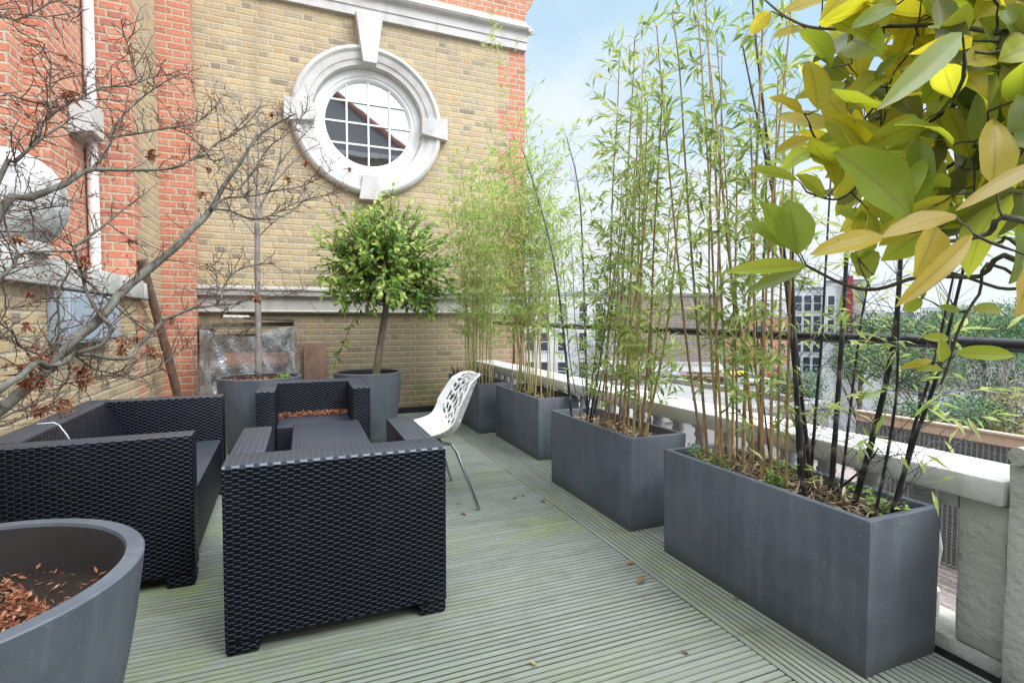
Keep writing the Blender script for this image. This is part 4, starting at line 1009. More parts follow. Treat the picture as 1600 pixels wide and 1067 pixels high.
# ---- round evergreen bush in the right pot
bu = thing('evergreen_bush', 'round leafy evergreen bush on a short bare stem in front of the brick wall', 'bush', (P2C[0]-.05, P2C[1], .62)); bo = np.array([P2C[0]-.05, P2C[1], .62])
tk, lf = MB(), MB(); r_ = random.Random(51); dB = 5.33
P = [atd(586,590,dB), atd(591,560,dB), atd(597,520,dB), atd(603,480,dB), atd(603,430,dB), atd(600,380,dB)]; P[0][2] = .60
tk.tube(smooth_path(P, 3), [.045,.042,.04,.038,.037,.036,.035,.034,.033,.03,.028,.025,.022,.018,.015,.010], 10)
ctr = atd(600, 418, dB)
tips = []
for k in range(340):
    d = rv(r_)
    if d[2] < -.75: continue
    rr_ = np.array([.71+.05*(d[0] > 0), .64, .78 if d[2] > 0 else .66]); e = ctr + d*rr_*r_.uniform(.55,1.07)*(1+.12*math.sin(5*d[0]+2)*math.cos(4*d[2]+1))
    st = P[3] + (P[5]-P[3])*r_.random(); m = (st+e)/2 + rv(r_)*.06 + np.array([0,0,.04]); tips.append((st, m, e))
    tk.tube([st, m, e], [.009,.006,.0025], 4, 0, cap=False)
for sx, sy, a in ((592,296,0),(600,312,0),(640,312,0),(655,318,0),(545,330,0),(680,340,0),(495,372,0),(485,365,0),(712,398,0),(705,440,0),(525,560,0),(560,330,0),(625,308,0),(572,322,0),(660,330,0)):
    e = atd(sx, sy+4, dB + r_.uniform(-.2,.2)); m = (ctr+e)/2 + rv(r_)*.04; tips.append((ctr, m, e)); tk.tube([ctr, m, e], [.006,.004,.002], 4, 0, cap=False)
for st, m, e in tips:
    n = r_.randint(12,18)
    for k in range(n):
        s = .42+.58*(k+1)/n; p = st*(1-s)**2 + 2*m*s*(1-s) + e*s*s; ax = unit(e-m)
        out = unit(p-ctr); d = unit(ax*.55 + rv(r_)*.85 + out*.25 + np.array([0,0,-.1])); hgt = (p[2]-ctr[2])/.7
        tn = min(1, max(0, r_.betavariate(2,2.2) + .10*hgt*s + (.12 if s > .9 else -.05)))
        lf.leaf(p, d, unit(out*.7 + rv(r_)*.5 + np.array([.1,-.5,.8])), r_.uniform(.055,.092), r_.uniform(.026,.042), (tn,0,0), .30, r_.uniform(0,.45), 2, 0, .5)
shift(tk, bo).build('trunk', M['bushbark'], bu, smooth=True); shift(lf, bo).build('foliage', M['bushleaf'], bu)

# ---- broad-leaved tree close by on the right
bg = thing('broad_leaved_tree', 'close broad leaved tree with yellow and green leaves hanging in from the right', 'tree', (1.42, .46, 0)); go = np.array([1.42, .46, 0])
tk, lf = MB(), MB(); r_ = random.Random(61)
def big_leaf(b_, t_, Wd, tint, face, fold=.18, droop=.0, rows=7):
    """blade from stalk end b_ to tip t_; tint.r = hue, g = midrib..margin, b = along the blade"""
    b_, t_ = np.array(b_), np.array(t_); ax = t_-b_; L = np.linalg.norm(ax); d = ax/L
    n = np.array(face, float); n = unit(n-d*(n@d)); q = np.cross(n, d); vs, tn, fs = [], [], []
    ph = r_.uniform(0,6.28); tw_ = r_.uniform(-.25,.25)
    for i in range(rows+1):
        t = i/rows; w_ = Wd/2*(math.sin(math.pi*min(.999,max(.001,t**.88)))**.62 if 0 < i < rows else .02)
        m = b_ + ax*t + n*(droop*L*(.25-(t-.5)**2)*1.2)
        qq = q*math.cos(tw_*t) + n*math.sin(tw_*t)
        for k, s in enumerate((-1,-.5,0,.5,1)):
            vs.append(m + qq*w_*s + n*(abs(s)**1.4*w_*fold*1.6 + abs(s)*Wd*.035*math.sin(t*13+ph+s))); tn.append((tint, abs(s), t))
    o = len(lf.v); lf.v += [tuple(v) for v in vs]; lf.t += tn
    for i in range(rows):
        for k in range(4): lf.f.append((o+i*5+k, o+i*5+k+1, o+(i+1)*5+k+1, o+(i+1)*5+k)); lf.mi.append(0)
def hero(bx, by, tx, ty, w, tint, d=.72, dt=0., tilt=(0,0), fold=.18, droop=.12):
    b_ = atd(bx,by,d); t_ = atd(tx,ty,d+dt); back = -_w; face = unit(back + _r*tilt[0] + _u*tilt[1])
    big_leaf(b_, t_, w*d/FPX*1.0, tint, face, fold, droop); return b_
G, Y, YO, DK, TN, YG = .42, .72, .82, .12, .96, .55
H = [(1423,337,1304,237,100,G,.66,.0,(.1,.2)),(1428,333,1436,213,44,.40,.68,.03,(-.4,.1)),(1236,386,1189,317,54,.44,.80,.0,(.2,.2)),(1247,398,1230,313,56,.46,.78,.02,(-.2,.2)),(1259,415,1133,426,27,.62,.76,-.02,(0,.5)),
 (1257,417,1166,457,22,.22,.78,.02,(.1,.4)),(1236,389,1161,345,28,.38,.80,.03,(0,.3)),(1381,368,1266,398,34,.84,.60,-.02,(0,.5)),(1494,337,1376,372,34,.93,.52,-.05,(.1,.9)),(1462,352,1428,434,66,.85,.58,.0,(.2,0)),
 (1520,365,1398,480,30,.88,.50,-.02,(.7,.6)),(1551,291,1552,186,60,.80,.58,.02,(-.2,.1)),(1600,300,1496,362,76,.10,.62,.03,(.2,-.1)),(1640,250,1492,330,24,.95,.50,-.02,(.3,.9)),(1612,402,1585,494,72,.94,.48,.0,(.3,.2)),
 (1205,18,1171,54,24,.82,.8,.02,(.2,.2)),(1258,45,1207,60,20,.78,.8,.0,(0,.6)),(1278,174,1262,95,47,.74,.76,.02,(.1,.2)),(1256,178,1200,153,32,.80,.78,.0,(0,.5)),(1503,52,1369,173,38,.30,.50,-.05,(.5,.5)),
 (1402,8,1329,46,28,.30,.62,.0,(.2,.6)),(1285,0,1222,22,28,.78,.74,.0,(0,.5)),(1318,-10,1281,32,26,.76,.72,.0,(.3,.2)),(1307,292,1287,229,36,.72,.82,.03,(.1,.1)),(1288,309,1245,274,30,.60,.84,.0,(.1,.4)),(1246,282,1169,264,22,.55,.82,.0,(0,.5)),
 (1494,552,1588,556,26,.60,.80,-.03,(0,.5)),(1470,566,1469,530,26,.58,.80,.0,(.2,.1)),(1483,529,1440,527,15,.62,.82,.0,(0,.3)),(1474,576,1428,577,12,.55,.82,.0,(0,.5)),(1458,563,1404,576,12,.76,.82,.0,(0,.6)),(1519,484,1565,484,20,.56,.84,.02,(0,.4)),(1500,487,1466,479,14,.50,.84,.0,(0,.4)),
 (1440,465,1411,487,20,.45,.86,.02,(0,.2)),(1438,436,1440,470,14,.34,.86,.0,(.3,0)),(1325,100,1290,55,40,.70,.9,.03,(.2,.2)),(1380,60,1345,15,44,.66,.85,.0,(-.2,.2)),(1352,345,1310,330,30,.58,.88,.03,(0,.3)),(1365,430,1330,395,52,.42,.86,.0,(.2,.1)),(1410,60,1395,-10,46,.74,.8,.0,(-.3,0)),
 (1530,130,1470,95,56,.20,.7,.02,(0,.3)),(1580,90,1530,30,60,.28,.62,.0,(.2,.2)),(1480,140,1445,95,34,.97,.66,.0,(.3,.5)),(1620,70,1560,95,54,.62,.55,.0,(0,.4)),(1600,150,1570,210,50,.25,.6,.0,(.2,0)),(1530,185,1460,230,46,.10,.72,.04,(.1,0)),(1500,260,1450,330,56,.08,.74,.04,(.3,-.1)),(1470,210,1440,290,40,.12,.76,.04,(.3,0)),(1560,10,1600,60,44,.3,.6,.0,(0,.2)),(1440,-5,1480,40,46,.6,.7,0,(0,.3)),
 (1400,250,1345,285,34,.78,.86,.03,(0,.4)),(1385,205,1310,215,40,.80,.8,.02,(0,.5)),(1370,150,1300,165,44,.76,.84,.02,(.1,.3)),(1425,120,1370,80,46,.72,.78,.02,(0,.2)),(1340,120,1330,70,44,.74,.92,0,(0,.1)),(1265,215,1210,240,22,.82,.84,.0,(0,.6))]
ends = [hero(*h) for h in H]
# the leafy mass behind the nearest leaves
def in_mass(x, y): return ((x-1470)/205.)**2 + ((y-140)/235.)**2 < 1 or (x > 1400 and y < 380)
fill = []
while len(fill) < 680:
    x, y = r_.uniform(1240,1720), r_.uniform(-160,440)
    if not in_mass(x, y): continue
    if x < 1330 and r_.random() < .55: continue
    if x < 1420 and r_.random() < .3: continue
    if x > 1430 and y > 300 and r_.random() < .45: continue
    d = r_.uniform(.72,1.30) if x < 1480 else r_.uniform(.60,1.15); p = atd(x, y, d)
    ax = unit(-_r*r_.uniform(.0,1.) + _u*r_.uniform(-.75,.75) + _w*r_.uniform(-.7,.5)); L = r_.uniform(.062,.118)
    right = (x-1300)/300.; tint = min(1, max(.02, r_.choice((.74,.70,.78,.60,.66,.82,.45,.30,.12)) + r_.gauss(0,.06) - (.32*max(0, right-.4) if r_.random() < .75 else 0)))
    big_leaf(p, p+ax*L, L*r_.uniform(.36,.5), tint, unit(-_w*.5 + np.array([0,0,.8]) + rv(r_)*.75), .2, r_.uniform(-.45,.7), 6); fill.append((p, ax))
# branches in the photo, then short stalks out to every leaf
br = []
def branch(pts, d0, d1, w0, w1, far=None):
    w0 *= .62; n = len(pts); P = [atd(x, y, d0+(d1-d0)*i/(n-1)) for i, (x, y) in enumerate(pts)]
    if far is not None: P = [np.array(far)] + P
    Q = smooth_path(P, 4); tk.tube(Q, [w0+(w1-w0)*i/(len(Q)-1) for i in range(len(Q))], 6); br.extend(Q)
tr = [np.array((1.42,.46,-.0)), np.array((1.44,.45,.6)), np.array((1.45,.44,1.1)), np.array((1.42,.45,1.5)), np.array((1.40,.47,2.1))]
tk.tube(smooth_path(tr, 4), [.030]*5+[.026]*6+[.018]*6, 10)
branch([(1600,345),(1545,365),(1500,375),(1440,380)], .60, .62, .007, .002, tr[3]-np.array([0,0,.2]))
branch([(1600,412),(1530,432),(1440,432),(1370,452),(1320,445),(1260,415)], .75, .82, .007, .002, tr[2])
branch([(1600,392),(1560,380),(1500,385),(1440,395)], .85, .9, .005, .002, tr[2])
branch([(1600,45),(1540,48),(1480,40),(1380,42),(1280,45),(1230,28),(1195,0)], .62, .85, .007, .0015, tr[4]-np.array([0,0,.3]))
branch([(1600,140),(1520,150),(1440,200),(1380,240),(1330,262)], .75, .95, .006, .002, tr[3])
branch([(1570,420),(1530,460),(1500,510),(1480,575),(1470,600)], .82, .82, .004, .002, tr[2])
branch([(1580,230),(1500,250),(1430,300),(1370,330)], .8, .9, .006, .002, tr[3]); branch([(1560,-20),(1480,60),(1400,130),(1340,200),(1300,260)], .8, .95, .006, .0015, tr[4])
branch([(1640,470),(1560,450),(1500,430),(1460,420)], .8, .9, .005, .002, tr[2]); branch([(1260,415),(1250,395),(1240,380)], .82, .79, .002, .001)
branch([(1380,240),(1330,300),(1300,312),(1260,300)], .9, .84, .003, .0015); branch([(1360,450),(1345,420),(1340,400)], .8, .86, .002, .0015)
# every leaf hangs on the twig network: grow it leaf by leaf from the nearest wood
todo = [(np.array(p), None) for p in ends] + [(f[0], f[1]) for f in fill]
BP = list(br); TP = np.array([t[0] for t in todo]); B0 = np.array(BP)
near = np.array([np.argmin(np.linalg.norm(B0-p, axis=1)) for p in TP]); dist = np.array([np.linalg.norm(B0[k_]-p) for k_, p in zip(near, TP)]); left = np.ones(len(TP), bool)
for _ in range(len(TP)):
    i = int(np.argmin(np.where(left, dist, 1e9))); left[i] = False; q, p = BP[near[i]], TP[i]
    m1 = q + (p-q)*.35 + rv(r_)*.06*dist[i] - np.array([0,0,.05*dist[i]]); m2 = q + (p-q)*.7 + rv(r_)*.04*dist[i]
    w_ = .0011 + min(.0012, dist[i]*.008); new = smooth_path([q, m1, m2, p], 2)
    tk.tube(new, [w_]*4 + [.0010]*3, 4, 0, cap=False)
    for n_ in new[1:]:
        BP.append(n_); d2 = np.linalg.norm(TP-n_, axis=1)*1.0; up_ = left & (d2 < dist); dist[up_] = d2[up_]; near[up_] = len(BP)-1
shift(tk, go).build('trunk', m_bark('dark_twig_bark', (.05,.045,.03), (.10,.095,.06), 40.), bg, smooth=True); shift(lf, go).build('foliage', M['bigleaf'], bg, smooth=True)

# ---- fallen leaves on the deck
r_ = random.Random(71)
for i, (x, y, s, lab) in enumerate(((724,803,.05,'curled brown leaf on the deck just in front of the white chair leg'),(805,778,.045,'brown leaf on the deck among others near the second trough'),(818,775,.03,'dark small leaf on the deck near the second trough'),(848,783,.05,'brown leaf lying by the deck edge boards near the second trough'),(1002,908,.06,'brown leaf on the deck edge beside the nearest trough'),(985,880,.045,'dry leaf caught at the deck board ends'),(832,1037,.03,'small yellow leaf alone on the near deck boards'),(810,655+33,.03,'dark scrap of leaf at the foot of the third trough'),(1150,935,.03,'thin dry leaf on the deck edge boards by the nearest trough'),(1070,1020,.03,'small red leaf on the deck boards near the bottom edge'),(716,787,.03,'small brown leaf beside the armchair and the white chair leg'))):
    p = atz(x, y, .004); b = MB(); a = r_.uniform(0,6.28)
    d = (math.cos(a), math.sin(a), .05); b.leaf((-d[0]*s/2, -d[1]*s/2, 0), d, (.2,.1,1), s, s*.5, ((.9 if 'yellow' in lab else .35 if 'red' in lab else r_.uniform(.5,.8)),0,0), .7, -.15, 4)
    tag(b.build('fallen_leaf', M['brownleaf'], None, loc=tuple(p)), lab, 'leaf', 'fallen leaves on the deck')

# ================================================================== BEYOND THE TERRACE
r_ = random.Random(91)
M['render'] = m_stone('pale_render', (.62,.62,.62), (.48,.48,.48), 0, .6, .1)
M['concrete'] = m_stone('grey_roof_felt', (.24,.24,.235), (.15,.15,.15), .2, .8, .1)
M['dgrey'] = flat('grey_cladding', (.22,.24,.27), .6, var=.1, scale=2)
M['brownclad'] = flat('brown_cladding', (.13,.085,.08), .7, var=.12, scale=2)
M['redpaint'] = flat('red_paint', (.33,.05,.055), .5, var=.1)
M['farwin'] = flat('dark_window', (.05,.065,.08), .12, var=.1, bump=0)
def house(name, label, x0, x1, y0, y1, z1, wall, roof, z0=-7.0, parapet=.3, wins=(), cat='building', wy=None):
    """box block with a parapet; wins: (x0,x1,z0,z1) on its near face y0"""
    t = thing(name, label, cat, ((x0+x1)/2, (y0+y1)/2, z0)); o = np.array([(x0+x1)/2, (y0+y1)/2, z0])
    b = MB(); b.box(x0, x1, y0, y1, z0, z1); shift(b, o).build('walls', wall, t)
    b = MB(); p = .18
    for q in ((x0-.05,x1+.05,y0-.05,y0+p),(x0-.05,x1+.05,y1-p,y1+.05),(x0-.05,x0+p,y0+p+.002,y1-p-.002),(x1-p,x1+.05,y0+p+.002,y1-p-.002)): b.box(*q, z1+.003, z1+parapet)
    shift(b, o).build('parapet', roof, t)
    for (a, c2, d, e) in wins:
        b = MB(); b.box(a-.07, c2+.07, y0-.05, y0-.003, d-.07, e+.07); f = shift(b, o).build('window', M['sash'], t)
        b = MB(); b.box(a, c2, y0-.058, y0-.052, d, (d+e)/2-.03); b.box(a, c2, y0-.058, y0-.052, (d+e)/2+.03, e); shift(b, o).build('pane', M['farwin'], f)
    return t
def pxx(x, Y): return aty(x, 500, Y)[0]
def pz(x, y, Y): return aty(x, y, Y)[2]
def facing(name, label, p0, p1, yt, d, depth, wall, roof, wins=(), parapet=.2, **k):
    """a block whose near face, d away, looks back at the terrace"""
    mid = (p0+p1)/2; th = math.atan((mid-800)/FPX); sc = d*math.cos(th)/FPX; wd = (p1-p0)*sc
    c = atd(mid, 502, d); aw = np.array([c[0], c[1], 0]); aw /= np.linalg.norm(aw); c = c + aw*depth/2; zt = atd(mid, yt, d)[2]
    ws = [(c[0]+(a-mid)*sc, c[0]+(b_-mid)*sc, atd(mid, y1, d)[2], atd(mid, y0, d)[2]) for a, b_, y0, y1 in wins]
    t = house(name, label, c[0]-wd/2, c[0]+wd/2, c[1]-depth/2, c[1]+depth/2, zt, wall, roof, wins=ws, parapet=parapet, **k)
    t.rotation_euler = (0, 0, -math.atan2(aw[0], aw[1])); return t
facing('brick_block', 'plain grey brown brick block with a flat roof beyond the second trough', 962, 1126, 463, 25, 7, M['brown'], M['dgrey'], parapet=.12)
facing('white_building', 'white rendered building with tall windows seen behind the thin bamboo', 806, 952, 462, 34, 8, M['render'], M['dgrey'], [(x, x+12, y, y+28) for x in (822,845,872,905,930) for y in (474,520,566)])
facing('low_building', 'low flat roofed building with a pale roof edge below the brick block', 930, 1140, 588, 17, 4.5, M['concrete'], M['ledge'], [(x, x+22, 606, 640) for x in (950,990)], parapet=.14)
facing('grey_plant_room', 'small grey box building in front of the low flat roofed building', 1030, 1061, 588, 15, 1.2, M['dgrey'], M['dgrey'], parapet=.05)
facing('brown_plant_room', 'small brown clad box building beside the grey one', 1062.5, 1132, 590, 14.9, 1.2, M['brownclad'], M['brownclad'], parapet=.05)
t = facing('white_shed', 'white corrugated building with a red column beyond the handrail', 1288, 1352, 440, 36, 6, M['render'], M['dgrey'], [(1293, 1303, 462, 492), (1293, 1303, 500, 524)], parapet=.12)
mid = 1320; th = math.atan((mid-800)/FPX); sc = 36*math.cos(th)/FPX; zt = atd(mid, 440, 36)[2] + 7; zb = atd(mid, 524, 36)[2] + 7
b = MB(); n = 40; xa, xb = (1336-mid)*sc, (1352-mid)*sc
for i in range(26): x = (1305-mid)*sc + i*(47*sc)/26; b.box(x, x+47*sc/52, -3.04, -3.003, 0, zt-.05)
b.build('cladding_ribs', M['render'], t)
b = MB(); xr = (1325-mid)*sc; b.box(xr-.24, xr+.24, -3.40, -3.10, zb, zt+.35)
for z in np.arange(zb+.3, zt, .62): b.box(xr-.30, xr+.30, -3.46, -3.402, z, z+.10)
b.build('column', M['redpaint'], t)
facing('glazed_building', 'pale building with blue glazing left of the white corrugated one', 1236, 1286, 452, 40, 6, M['render'], M['dgrey'], [(x, x+11, y, y+24) for x in (1241,1256,1271) for y in (462,494,526,558)], parapet=.15)
facing('brick_terrace', 'orange brick house far off between the brick block and the glazed building', 1132, 1233, 498, 100, 9, M['red'], M['dgrey'], [(x, x+9, y, y+15) for x in (1140,1160,1180,1200,1218) for y in (508,536)], parapet=.5)
# neighbouring roof on which the trellis fence stands
house('neighbour_roof', 'lower neighbouring block whose grey flat roof carries the trellis fence', 4.2, 12.5, 1.2, 6.6, -1.25, M['brown'], M['concrete'], parapet=.10)
house('flat_roof_extension', 'grey flat roof just past the trellis fence, left of the shrubs', 4.6, 9.4, 7.0, 11.5, pz(1310,612,8.5), M['concrete'], M['concrete'], parapet=.12)
fn = thing('trellis_fence', 'grey trellis fence with a pale wooden top board on the lower roof', 'fence', (6, 3.4, -1.25)); o = np.array([6, 3.4, -1.25])
ya, yb, zt = 1.6, 4.12, .165; sl_ = .012
b = MB(); b.box(5.985, 6.03, ya, yb, zt-.10, zt, .004); b.box(5.97, 6.05, ya, yb, zt+.001, zt+.022); shift(b, o).build('top_board', flat('pale_timber', (.52,.37,.27), .7, scale=5), fn)
b = MB(); y = ya
while y < yb:
    b.box(5.995, 6.007, y, y+.013, -1.24, zt-.102); y += .046
z = -1.2
while z < zt-.15:
    b.box(6.008, 6.018, ya, yb, z, z+.010); z += .038
shift(b, o).build('trellis', flat('grey_lattice', (.20,.19,.19), .8, scale=5), fn)
b = MB(); b.box(6.045, 6.06, ya, yb, -1.24, zt-.103); shift(b, o).build('backing_mesh', flat('green_grey_screen', (.27,.30,.28), .9, scale=14), fn)
for y in (ya, 2.65, 3.7, yb-.07):
    b = MB(); b.box(6.062, 6.13, y, y+.07, -1.248, zt-.005); shift(b, o).build('post', M['oldwood'], fn)

# trees and shrubs
def crown(b, c, rad, n, size, lo=.0, hi=1., lump=.35):
    lumps = [(rv(r_), r_.uniform(.5,1.)) for _ in range(14)]
    for _ in range(n):
        l = r_.choice(lumps); d = unit(l[0]*1.0 + rv(r_)*.75); q = d*(r_.uniform(.45,1.)**.6)*(1-lump + lump*l[1])
        p = np.array(c) + q*np.array(rad); a = r_.uniform(*size)
        b.leaf(p, unit(rv(r_)+d*.6), unit(d+rv(r_)*.7+np.array([0,0,.6])), a*1.6, a*.8, (min(1,max(0, r_.uniform(lo,hi)*.75 + .25*l[1]*hi)),0,0), .25, .3, 1)
def tree(name, label, c, rad, n, size, mat, base=-7, cat='tree', grp=None, trunk=.16, lo=0., hi=1.):
    o = np.array([c[0], c[1], base]); t = thing(name, label, cat, tuple(o), 0, grp)
    b = MB(); tp = np.array(c)+np.array([0,0,rad[2]*.5]); b.tube([o, (o+tp)/2+np.array([.05,.03,0]), tp], [trunk, trunk*.75, trunk*.2], 7)
    for _ in range(9):
        d = rv(r_); e = np.array(c)+d*np.array(rad)*.8; s = o+(tp-o)*r_.uniform(.5,.95); b.tube([s, (s+e)/2+np.array([0,0,.1]), e], [trunk*.35, trunk*.22, trunk*.06], 5)
    shift(b, o).build('trunk', M['bushbark'], t, smooth=True)
    b = MB(); crown(b, c, rad, n, size, lo, hi); shift(b, o).build('crown', mat, t); return t
M['tree1'] = m_leaf('far_evergreen_leaf', [(0,(.05,.11,.045)),(.5,(.11,.20,.075)),(1,(.22,.31,.12))], .55, .2)
M['tree2'] = m_leaf('far_dark_leaf', [(0,(.025,.075,.035)),(.5,(.055,.14,.055)),(1,(.11,.23,.085))], .5, .15)
M['tree3'] = m_leaf('far_dry_leaf', [(0,(.18,.17,.06)),(.5,(.30,.28,.10)),(1,(.38,.36,.15))], .6, .3)
gp = 'trees beyond the terrace'
for x, y, d, rad, n, m, lab in ((1540,512,27,(3.6,3.2,1.5),2600,'tree1','broad green tree behind the right end of the handrail'),(1650,505,24,(3.2,3.,1.8),1800,'tree2','dark evergreen tree at the right edge beyond the handrail'),(1440,560,23,(2.2,2.,1.7),1500,'tree1','round green tree below the handrail right of the white shed'),
   (1345,562,19,(1.2,1.2,1.0),1100,'tree1','small green tree standing in front of the white corrugated shed'),(1250,600,30,(1.8,1.6,1.3),700,'tree2','dark small tree under the glazed building'),(1570,575,17,(2.4,1.8,1.2),2000,'tree2','dark evergreen below the handrail at the right edge')):
    tree('garden_tree', lab, atd(x,y,d), rad, int(n*4), (.055,.11) if d > 20 else (.04,.075), M[m], grp=gp)
for x, y, d, rad, n, m, lab in ((1500,648,9.2,(.85,.8,.42),1900,'tree2','dense dark green shrub behind the trellis fence'),(1440,655,9.6,(.6,.6,.35),900,'tree2','low green shrub behind the left part of the trellis fence'),(1588,650,8.8,(.5,.6,.5),900,'tree3','dry yellow green shrub behind the fence near the pillar'),(1400,640,10.,(.45,.45,.4),500,'tree1','pale leafy shrub beside the grey flat roof')):
    tree('shrub', lab, atd(x,y,d), rad, int(n*1.7), (.022,.045), M[m], base=-1.25, cat='shrub', grp='shrubs behind the trellis fence', trunk=.03)
c = atd(1545,598,11.5); o = np.array([c[0], c[1], -1.25]); t = thing('bare_shrub', 'tangled bare grey shrub behind the trellis fence at right', 'shrub', tuple(o)); b = MB()
for k in range(70):
    p = np.array([c[0]+r_.uniform(-.3,.3), c[1]+r_.uniform(-.3,.3), -1.2]); d = unit([r_.gauss(0,.6), r_.gauss(0,.6), 1]); P = [p]
    for s in range(6):
        d = unit(d + rv(r_)*.4 - np.array([0,0,.06*s])); P.append(P[-1]+d*r_.uniform(.25,.42))
        if s > 1:
            e = unit(d+rv(r_)); b.tube([P[-1], P[-1]+e*.25, P[-1]+unit(e+rv(r_)*.5)*.45], [.005,.004,.002], 3, cap=False)
    b.tube(P, [.014-.002*i for i in range(7)], 4, cap=False)
shift(b, o).build('stems', M['slim'], t)
b = MB()
for k in range(46):
    x = 1330 + 8*k + r_.uniform(-6,6); d = r_.uniform(33, 44); c = atd(x, r_.uniform(512, 540), d); crown(b, c, (1.5, 1.5, r_.uniform(1.2, 2.0)), 520, (.10, .19), .1, .9)
tag(b.build('distant_wood', M['tree1'], None), 'far off belt of green trees behind the handrail at right', 'wood', kind='stuff')
# far skyline and a row of parked cars down in the street
for i, (x, w, y, d, lab) in enumerate(((1365,34,486,150,'pale distant block just right of the white shed on the skyline'),(1405,44,489,170,'wide distant block low on the skyline'),(1452,30,482,160,'tall distant block on the skyline under the yellow leaves'),(1492,50,490,190,'farthest wide block on the skyline at right'),(1205,50,470,120,'distant grey block above the orange brick house'))):
    c = atd(x, y, d); hw = w/2*d/FPX
    facing('distant_block', lab, x-w/2, x+w/2, y, d, 12, M['render'] if i % 2 == 0 else M['dgrey'], M['dgrey'], [(x-w/2+w*(.12+.2*k_), x-w/2+w*(.24+.2*k_), y+4+j_*9, y+8+j_*9) for k_ in range(4) for j_ in range(2)])
def car(loc, rz, paint, label):
    t = thing('parked_car', label, 'car', loc, rz, 'cars parked in the street below')
    b = MB(); b.prism([(-2.1,.30),(-2.15,.62),(-2.0,.86),(-1.2,.92),(.95,.92),(1.95,.74),(2.1,.60),(2.1,.30)], 'y', -.84, .84, bev=.05); b.build('body', paint, t, smooth='auto')
    b = MB(); b.prism([(-1.75,.922),(-1.35,1.42),(.15,1.44),(.95,.922)], 'y', -.70, .70, bev=.04); b.build('cabin', M['farwin'], t, smooth='auto')
    b = MB(); b.box(-1.28,.08,-.66,.66,1.442,1.47,.01); b.build('roof', paint, t)
    for x in (-1.35,1.3):
        for y in (-.8,.8):
            b = MB(); b.lathe((x,y,.31), [(.001,-.1),(.30,-.1),(.31,-.06),(.31,.06),(.30,.1),(.001,.1)], 18, 'y'); b.build('wheel', M['black'], t, smooth='auto')
for i, (x, y, col, lab) in enumerate(((1210,589,(.55,.02,.03),'red car parked in the street below, seen between the bamboo canes'),(1152,588,(.62,.45,.03),'yellow car parked in the street below the brick block'),(1182,600,(.6,.6,.6),'pale car parked in the street between the yellow and the red car'))):
    p = atz(x, y, -6.99); car(tuple(p), R(12), flat('car_paint', col, .3, var=.05, bump=0, spec=.6), lab)
# house across the back, behind the viewpoint: it shows in the window glass
hb = thing('slate_house', 'house with a dark slate hipped roof and red ridge tiles, mirrored in the round window', 'house', (-.3, -10, -7)); o = np.array([-.3, -10, -7])
X0, X1, Y0, Y1, ZE, ZR = -4.3, 3.7, -14, -6, 7.3, 12.1
b = MB(); b.box(X0, X1, Y0, Y1, -7, ZE); shift(b, o).build('walls', M['yellow'], hb)
e_ = .35; Aq = (X0-e_,Y1+e_,ZE); Bq = (X1+e_,Y1+e_,ZE); Cq = (X1+e_,Y0-e_,ZE); Dq = (X0-e_,Y0-e_,ZE); E1 = (X0+3.9,-10,ZR); E2 = (X1-3.9,-10,ZR)
g = N('roof_slate'); q = g.pos(); z_ = g.sep(q)[2]; wv = g.n('ShaderNodeTexWave', {'Vector': g.vec(0.,0.,z_), 'Scale': 1.6, 'Distortion': .2}).outputs[1]
M['slate'] = g.out(g.mix(g.noise(q, 5., 4.), (.035,.038,.045), (.075,.078,.085)), .6, g.bump(wv, .5, .05))
b = MB(); b.add([Aq,Bq,Cq,Dq,E1,E2], [(0,1,5,4),(1,2,5),(2,3,4,5),(3,0,4),(0,3,2,1)]); shift(b, o).build('roof', M['slate'], hb)
b = MB()
for P, Q in ((Bq,E2),(E2,E1),(Cq,E2),(Aq,E1)): b.tube([np.array(P)+[0,0,.03], np.array(Q)+[0,0,.03]], .14, 8)
shift(b, o).build('ridge_tiles', flat('ridge_tile', (.30,.10,.06), .8), hb)
b = MB(); b.box(X0-e_-.1, X1+e_+.1, Y1+e_+.001, Y1+e_+.12, ZE-.14, ZE+.02); shift(b, o).build('gutter', M['white'], hb)
for x in (-2.6,-.3,2):
    b = MB(); b.box(x-.55, x+.55, Y1+.002, Y1+.05, 4.3, 6.3); f = shift(b, o).build('window', M['sash'], hb)
    b = MB(); b.box(x-.48, x+.48, Y1+.052, Y1+.058, 4.37, 6.23); shift(b, o).build('pane', M['farwin'], f)

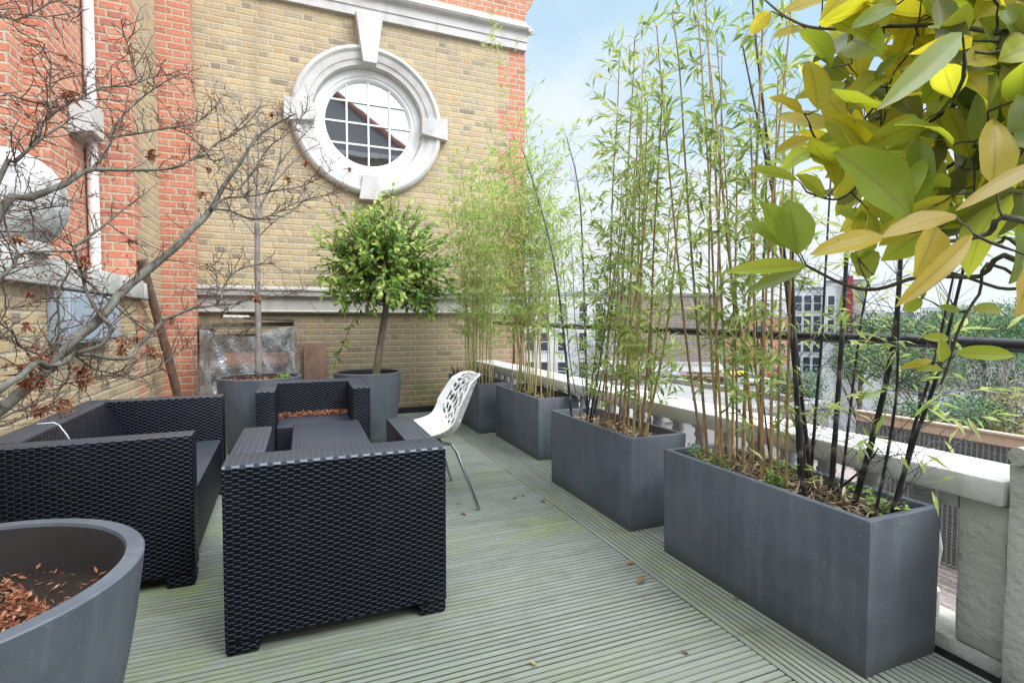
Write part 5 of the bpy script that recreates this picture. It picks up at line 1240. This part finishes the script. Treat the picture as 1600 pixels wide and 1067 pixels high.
# ================================================================== SKY AND LIGHT
SUN_EL, SUN_AZ = R(45), R(146)          # azimuth from +Y towards +X: the light comes from the open right side, a little behind the viewpoint
w = bpy.data.worlds.new('World'); S.world = w; w.use_nodes = True
g = N('sky', w)
sky = g.n('ShaderNodeTexSky', sky_type='NISHITA'); sky.sun_disc = False; sky.sun_elevation = SUN_EL; sky.sun_rotation = SUN_AZ; sky.air_density = 1.0; sky.dust_density = .6; sky.ozone_density = 1.0
dv = g.n('ShaderNodeTexCoord').outputs['Generated']; x_, y_, z_ = g.sep(dv)
k = g.ma('DIVIDE', 1., g.ma('ADD', g.ma('MAXIMUM', z_, 0.), .22))
cv = g.vec(g.ma('MULTIPLY', x_, k), g.ma('MULTIPLY', y_, k), .7)
cl = g.noise(cv, 1.15, 6., .58)
el = g.rng(z_, .10, .50, 1., 0.)
up = g.ma('ADD', 1., g.ma('MULTIPLY', g.rng(z_, .46, .85), 2.6))
sv = (math.sin(SUN_AZ)*math.cos(SUN_EL), math.cos(SUN_AZ)*math.cos(SUN_EL), math.sin(SUN_EL))
dt = g.n('ShaderNodeVectorMath', {0: dv, 1: sv}, operation='DOT_PRODUCT').outputs['Value']
up = g.ma('ADD', up, g.ma('MULTIPLY', g.rng(dt, .45, 1.), 2.2))
CLOUD = g.n('ShaderNodeVectorMath', {0: (5.0, 5.35, 5.8)}, operation='SCALE'); g.put(CLOUD.inputs['Scale'], up); CLOUD = CLOUD.outputs[0]
mask = g.ma('MAXIMUM', g.rng(g.ma('ADD', cl, g.ma('MULTIPLY', el, .42)), .52, .86), g.ma('MAXIMUM', g.rng(z_, .50, .75), g.rng(dt, .35, .7)))
skyc = g.mix(.75, sky.outputs[0], (3.5, 4.9, 5.8))
colr = g.mix(mask, skyc, CLOUD)
bgn = g.n('ShaderNodeBackground', {'Color': colr, 'Strength': .125})
wo = g.n('ShaderNodeOutputWorld'); g.nt.links.new(bgn.outputs[0], wo.inputs[0])
sd = bpy.data.lights.new('sun', 'SUN'); so = bpy.data.objects.new('sun', sd); COL.objects.link(so)
sd.energy = 1.6; sd.angle = R(22); sd.color = (1, .965, .91)
dirv = Vector((math.sin(SUN_AZ)*math.cos(SUN_EL), math.cos(SUN_AZ)*math.cos(SUN_EL), math.sin(SUN_EL)))
so.rotation_euler = dirv.to_track_quat('Z', 'Y').to_euler(); so.location = (10, -8, 15)
S.view_settings.view_transform = 'Standard'; S.view_settings.look = 'None'; S.view_settings.exposure = .58; S.view_settings.gamma = 1
S.cycles.max_bounces = 8; S.cycles.transparent_max_bounces = 12
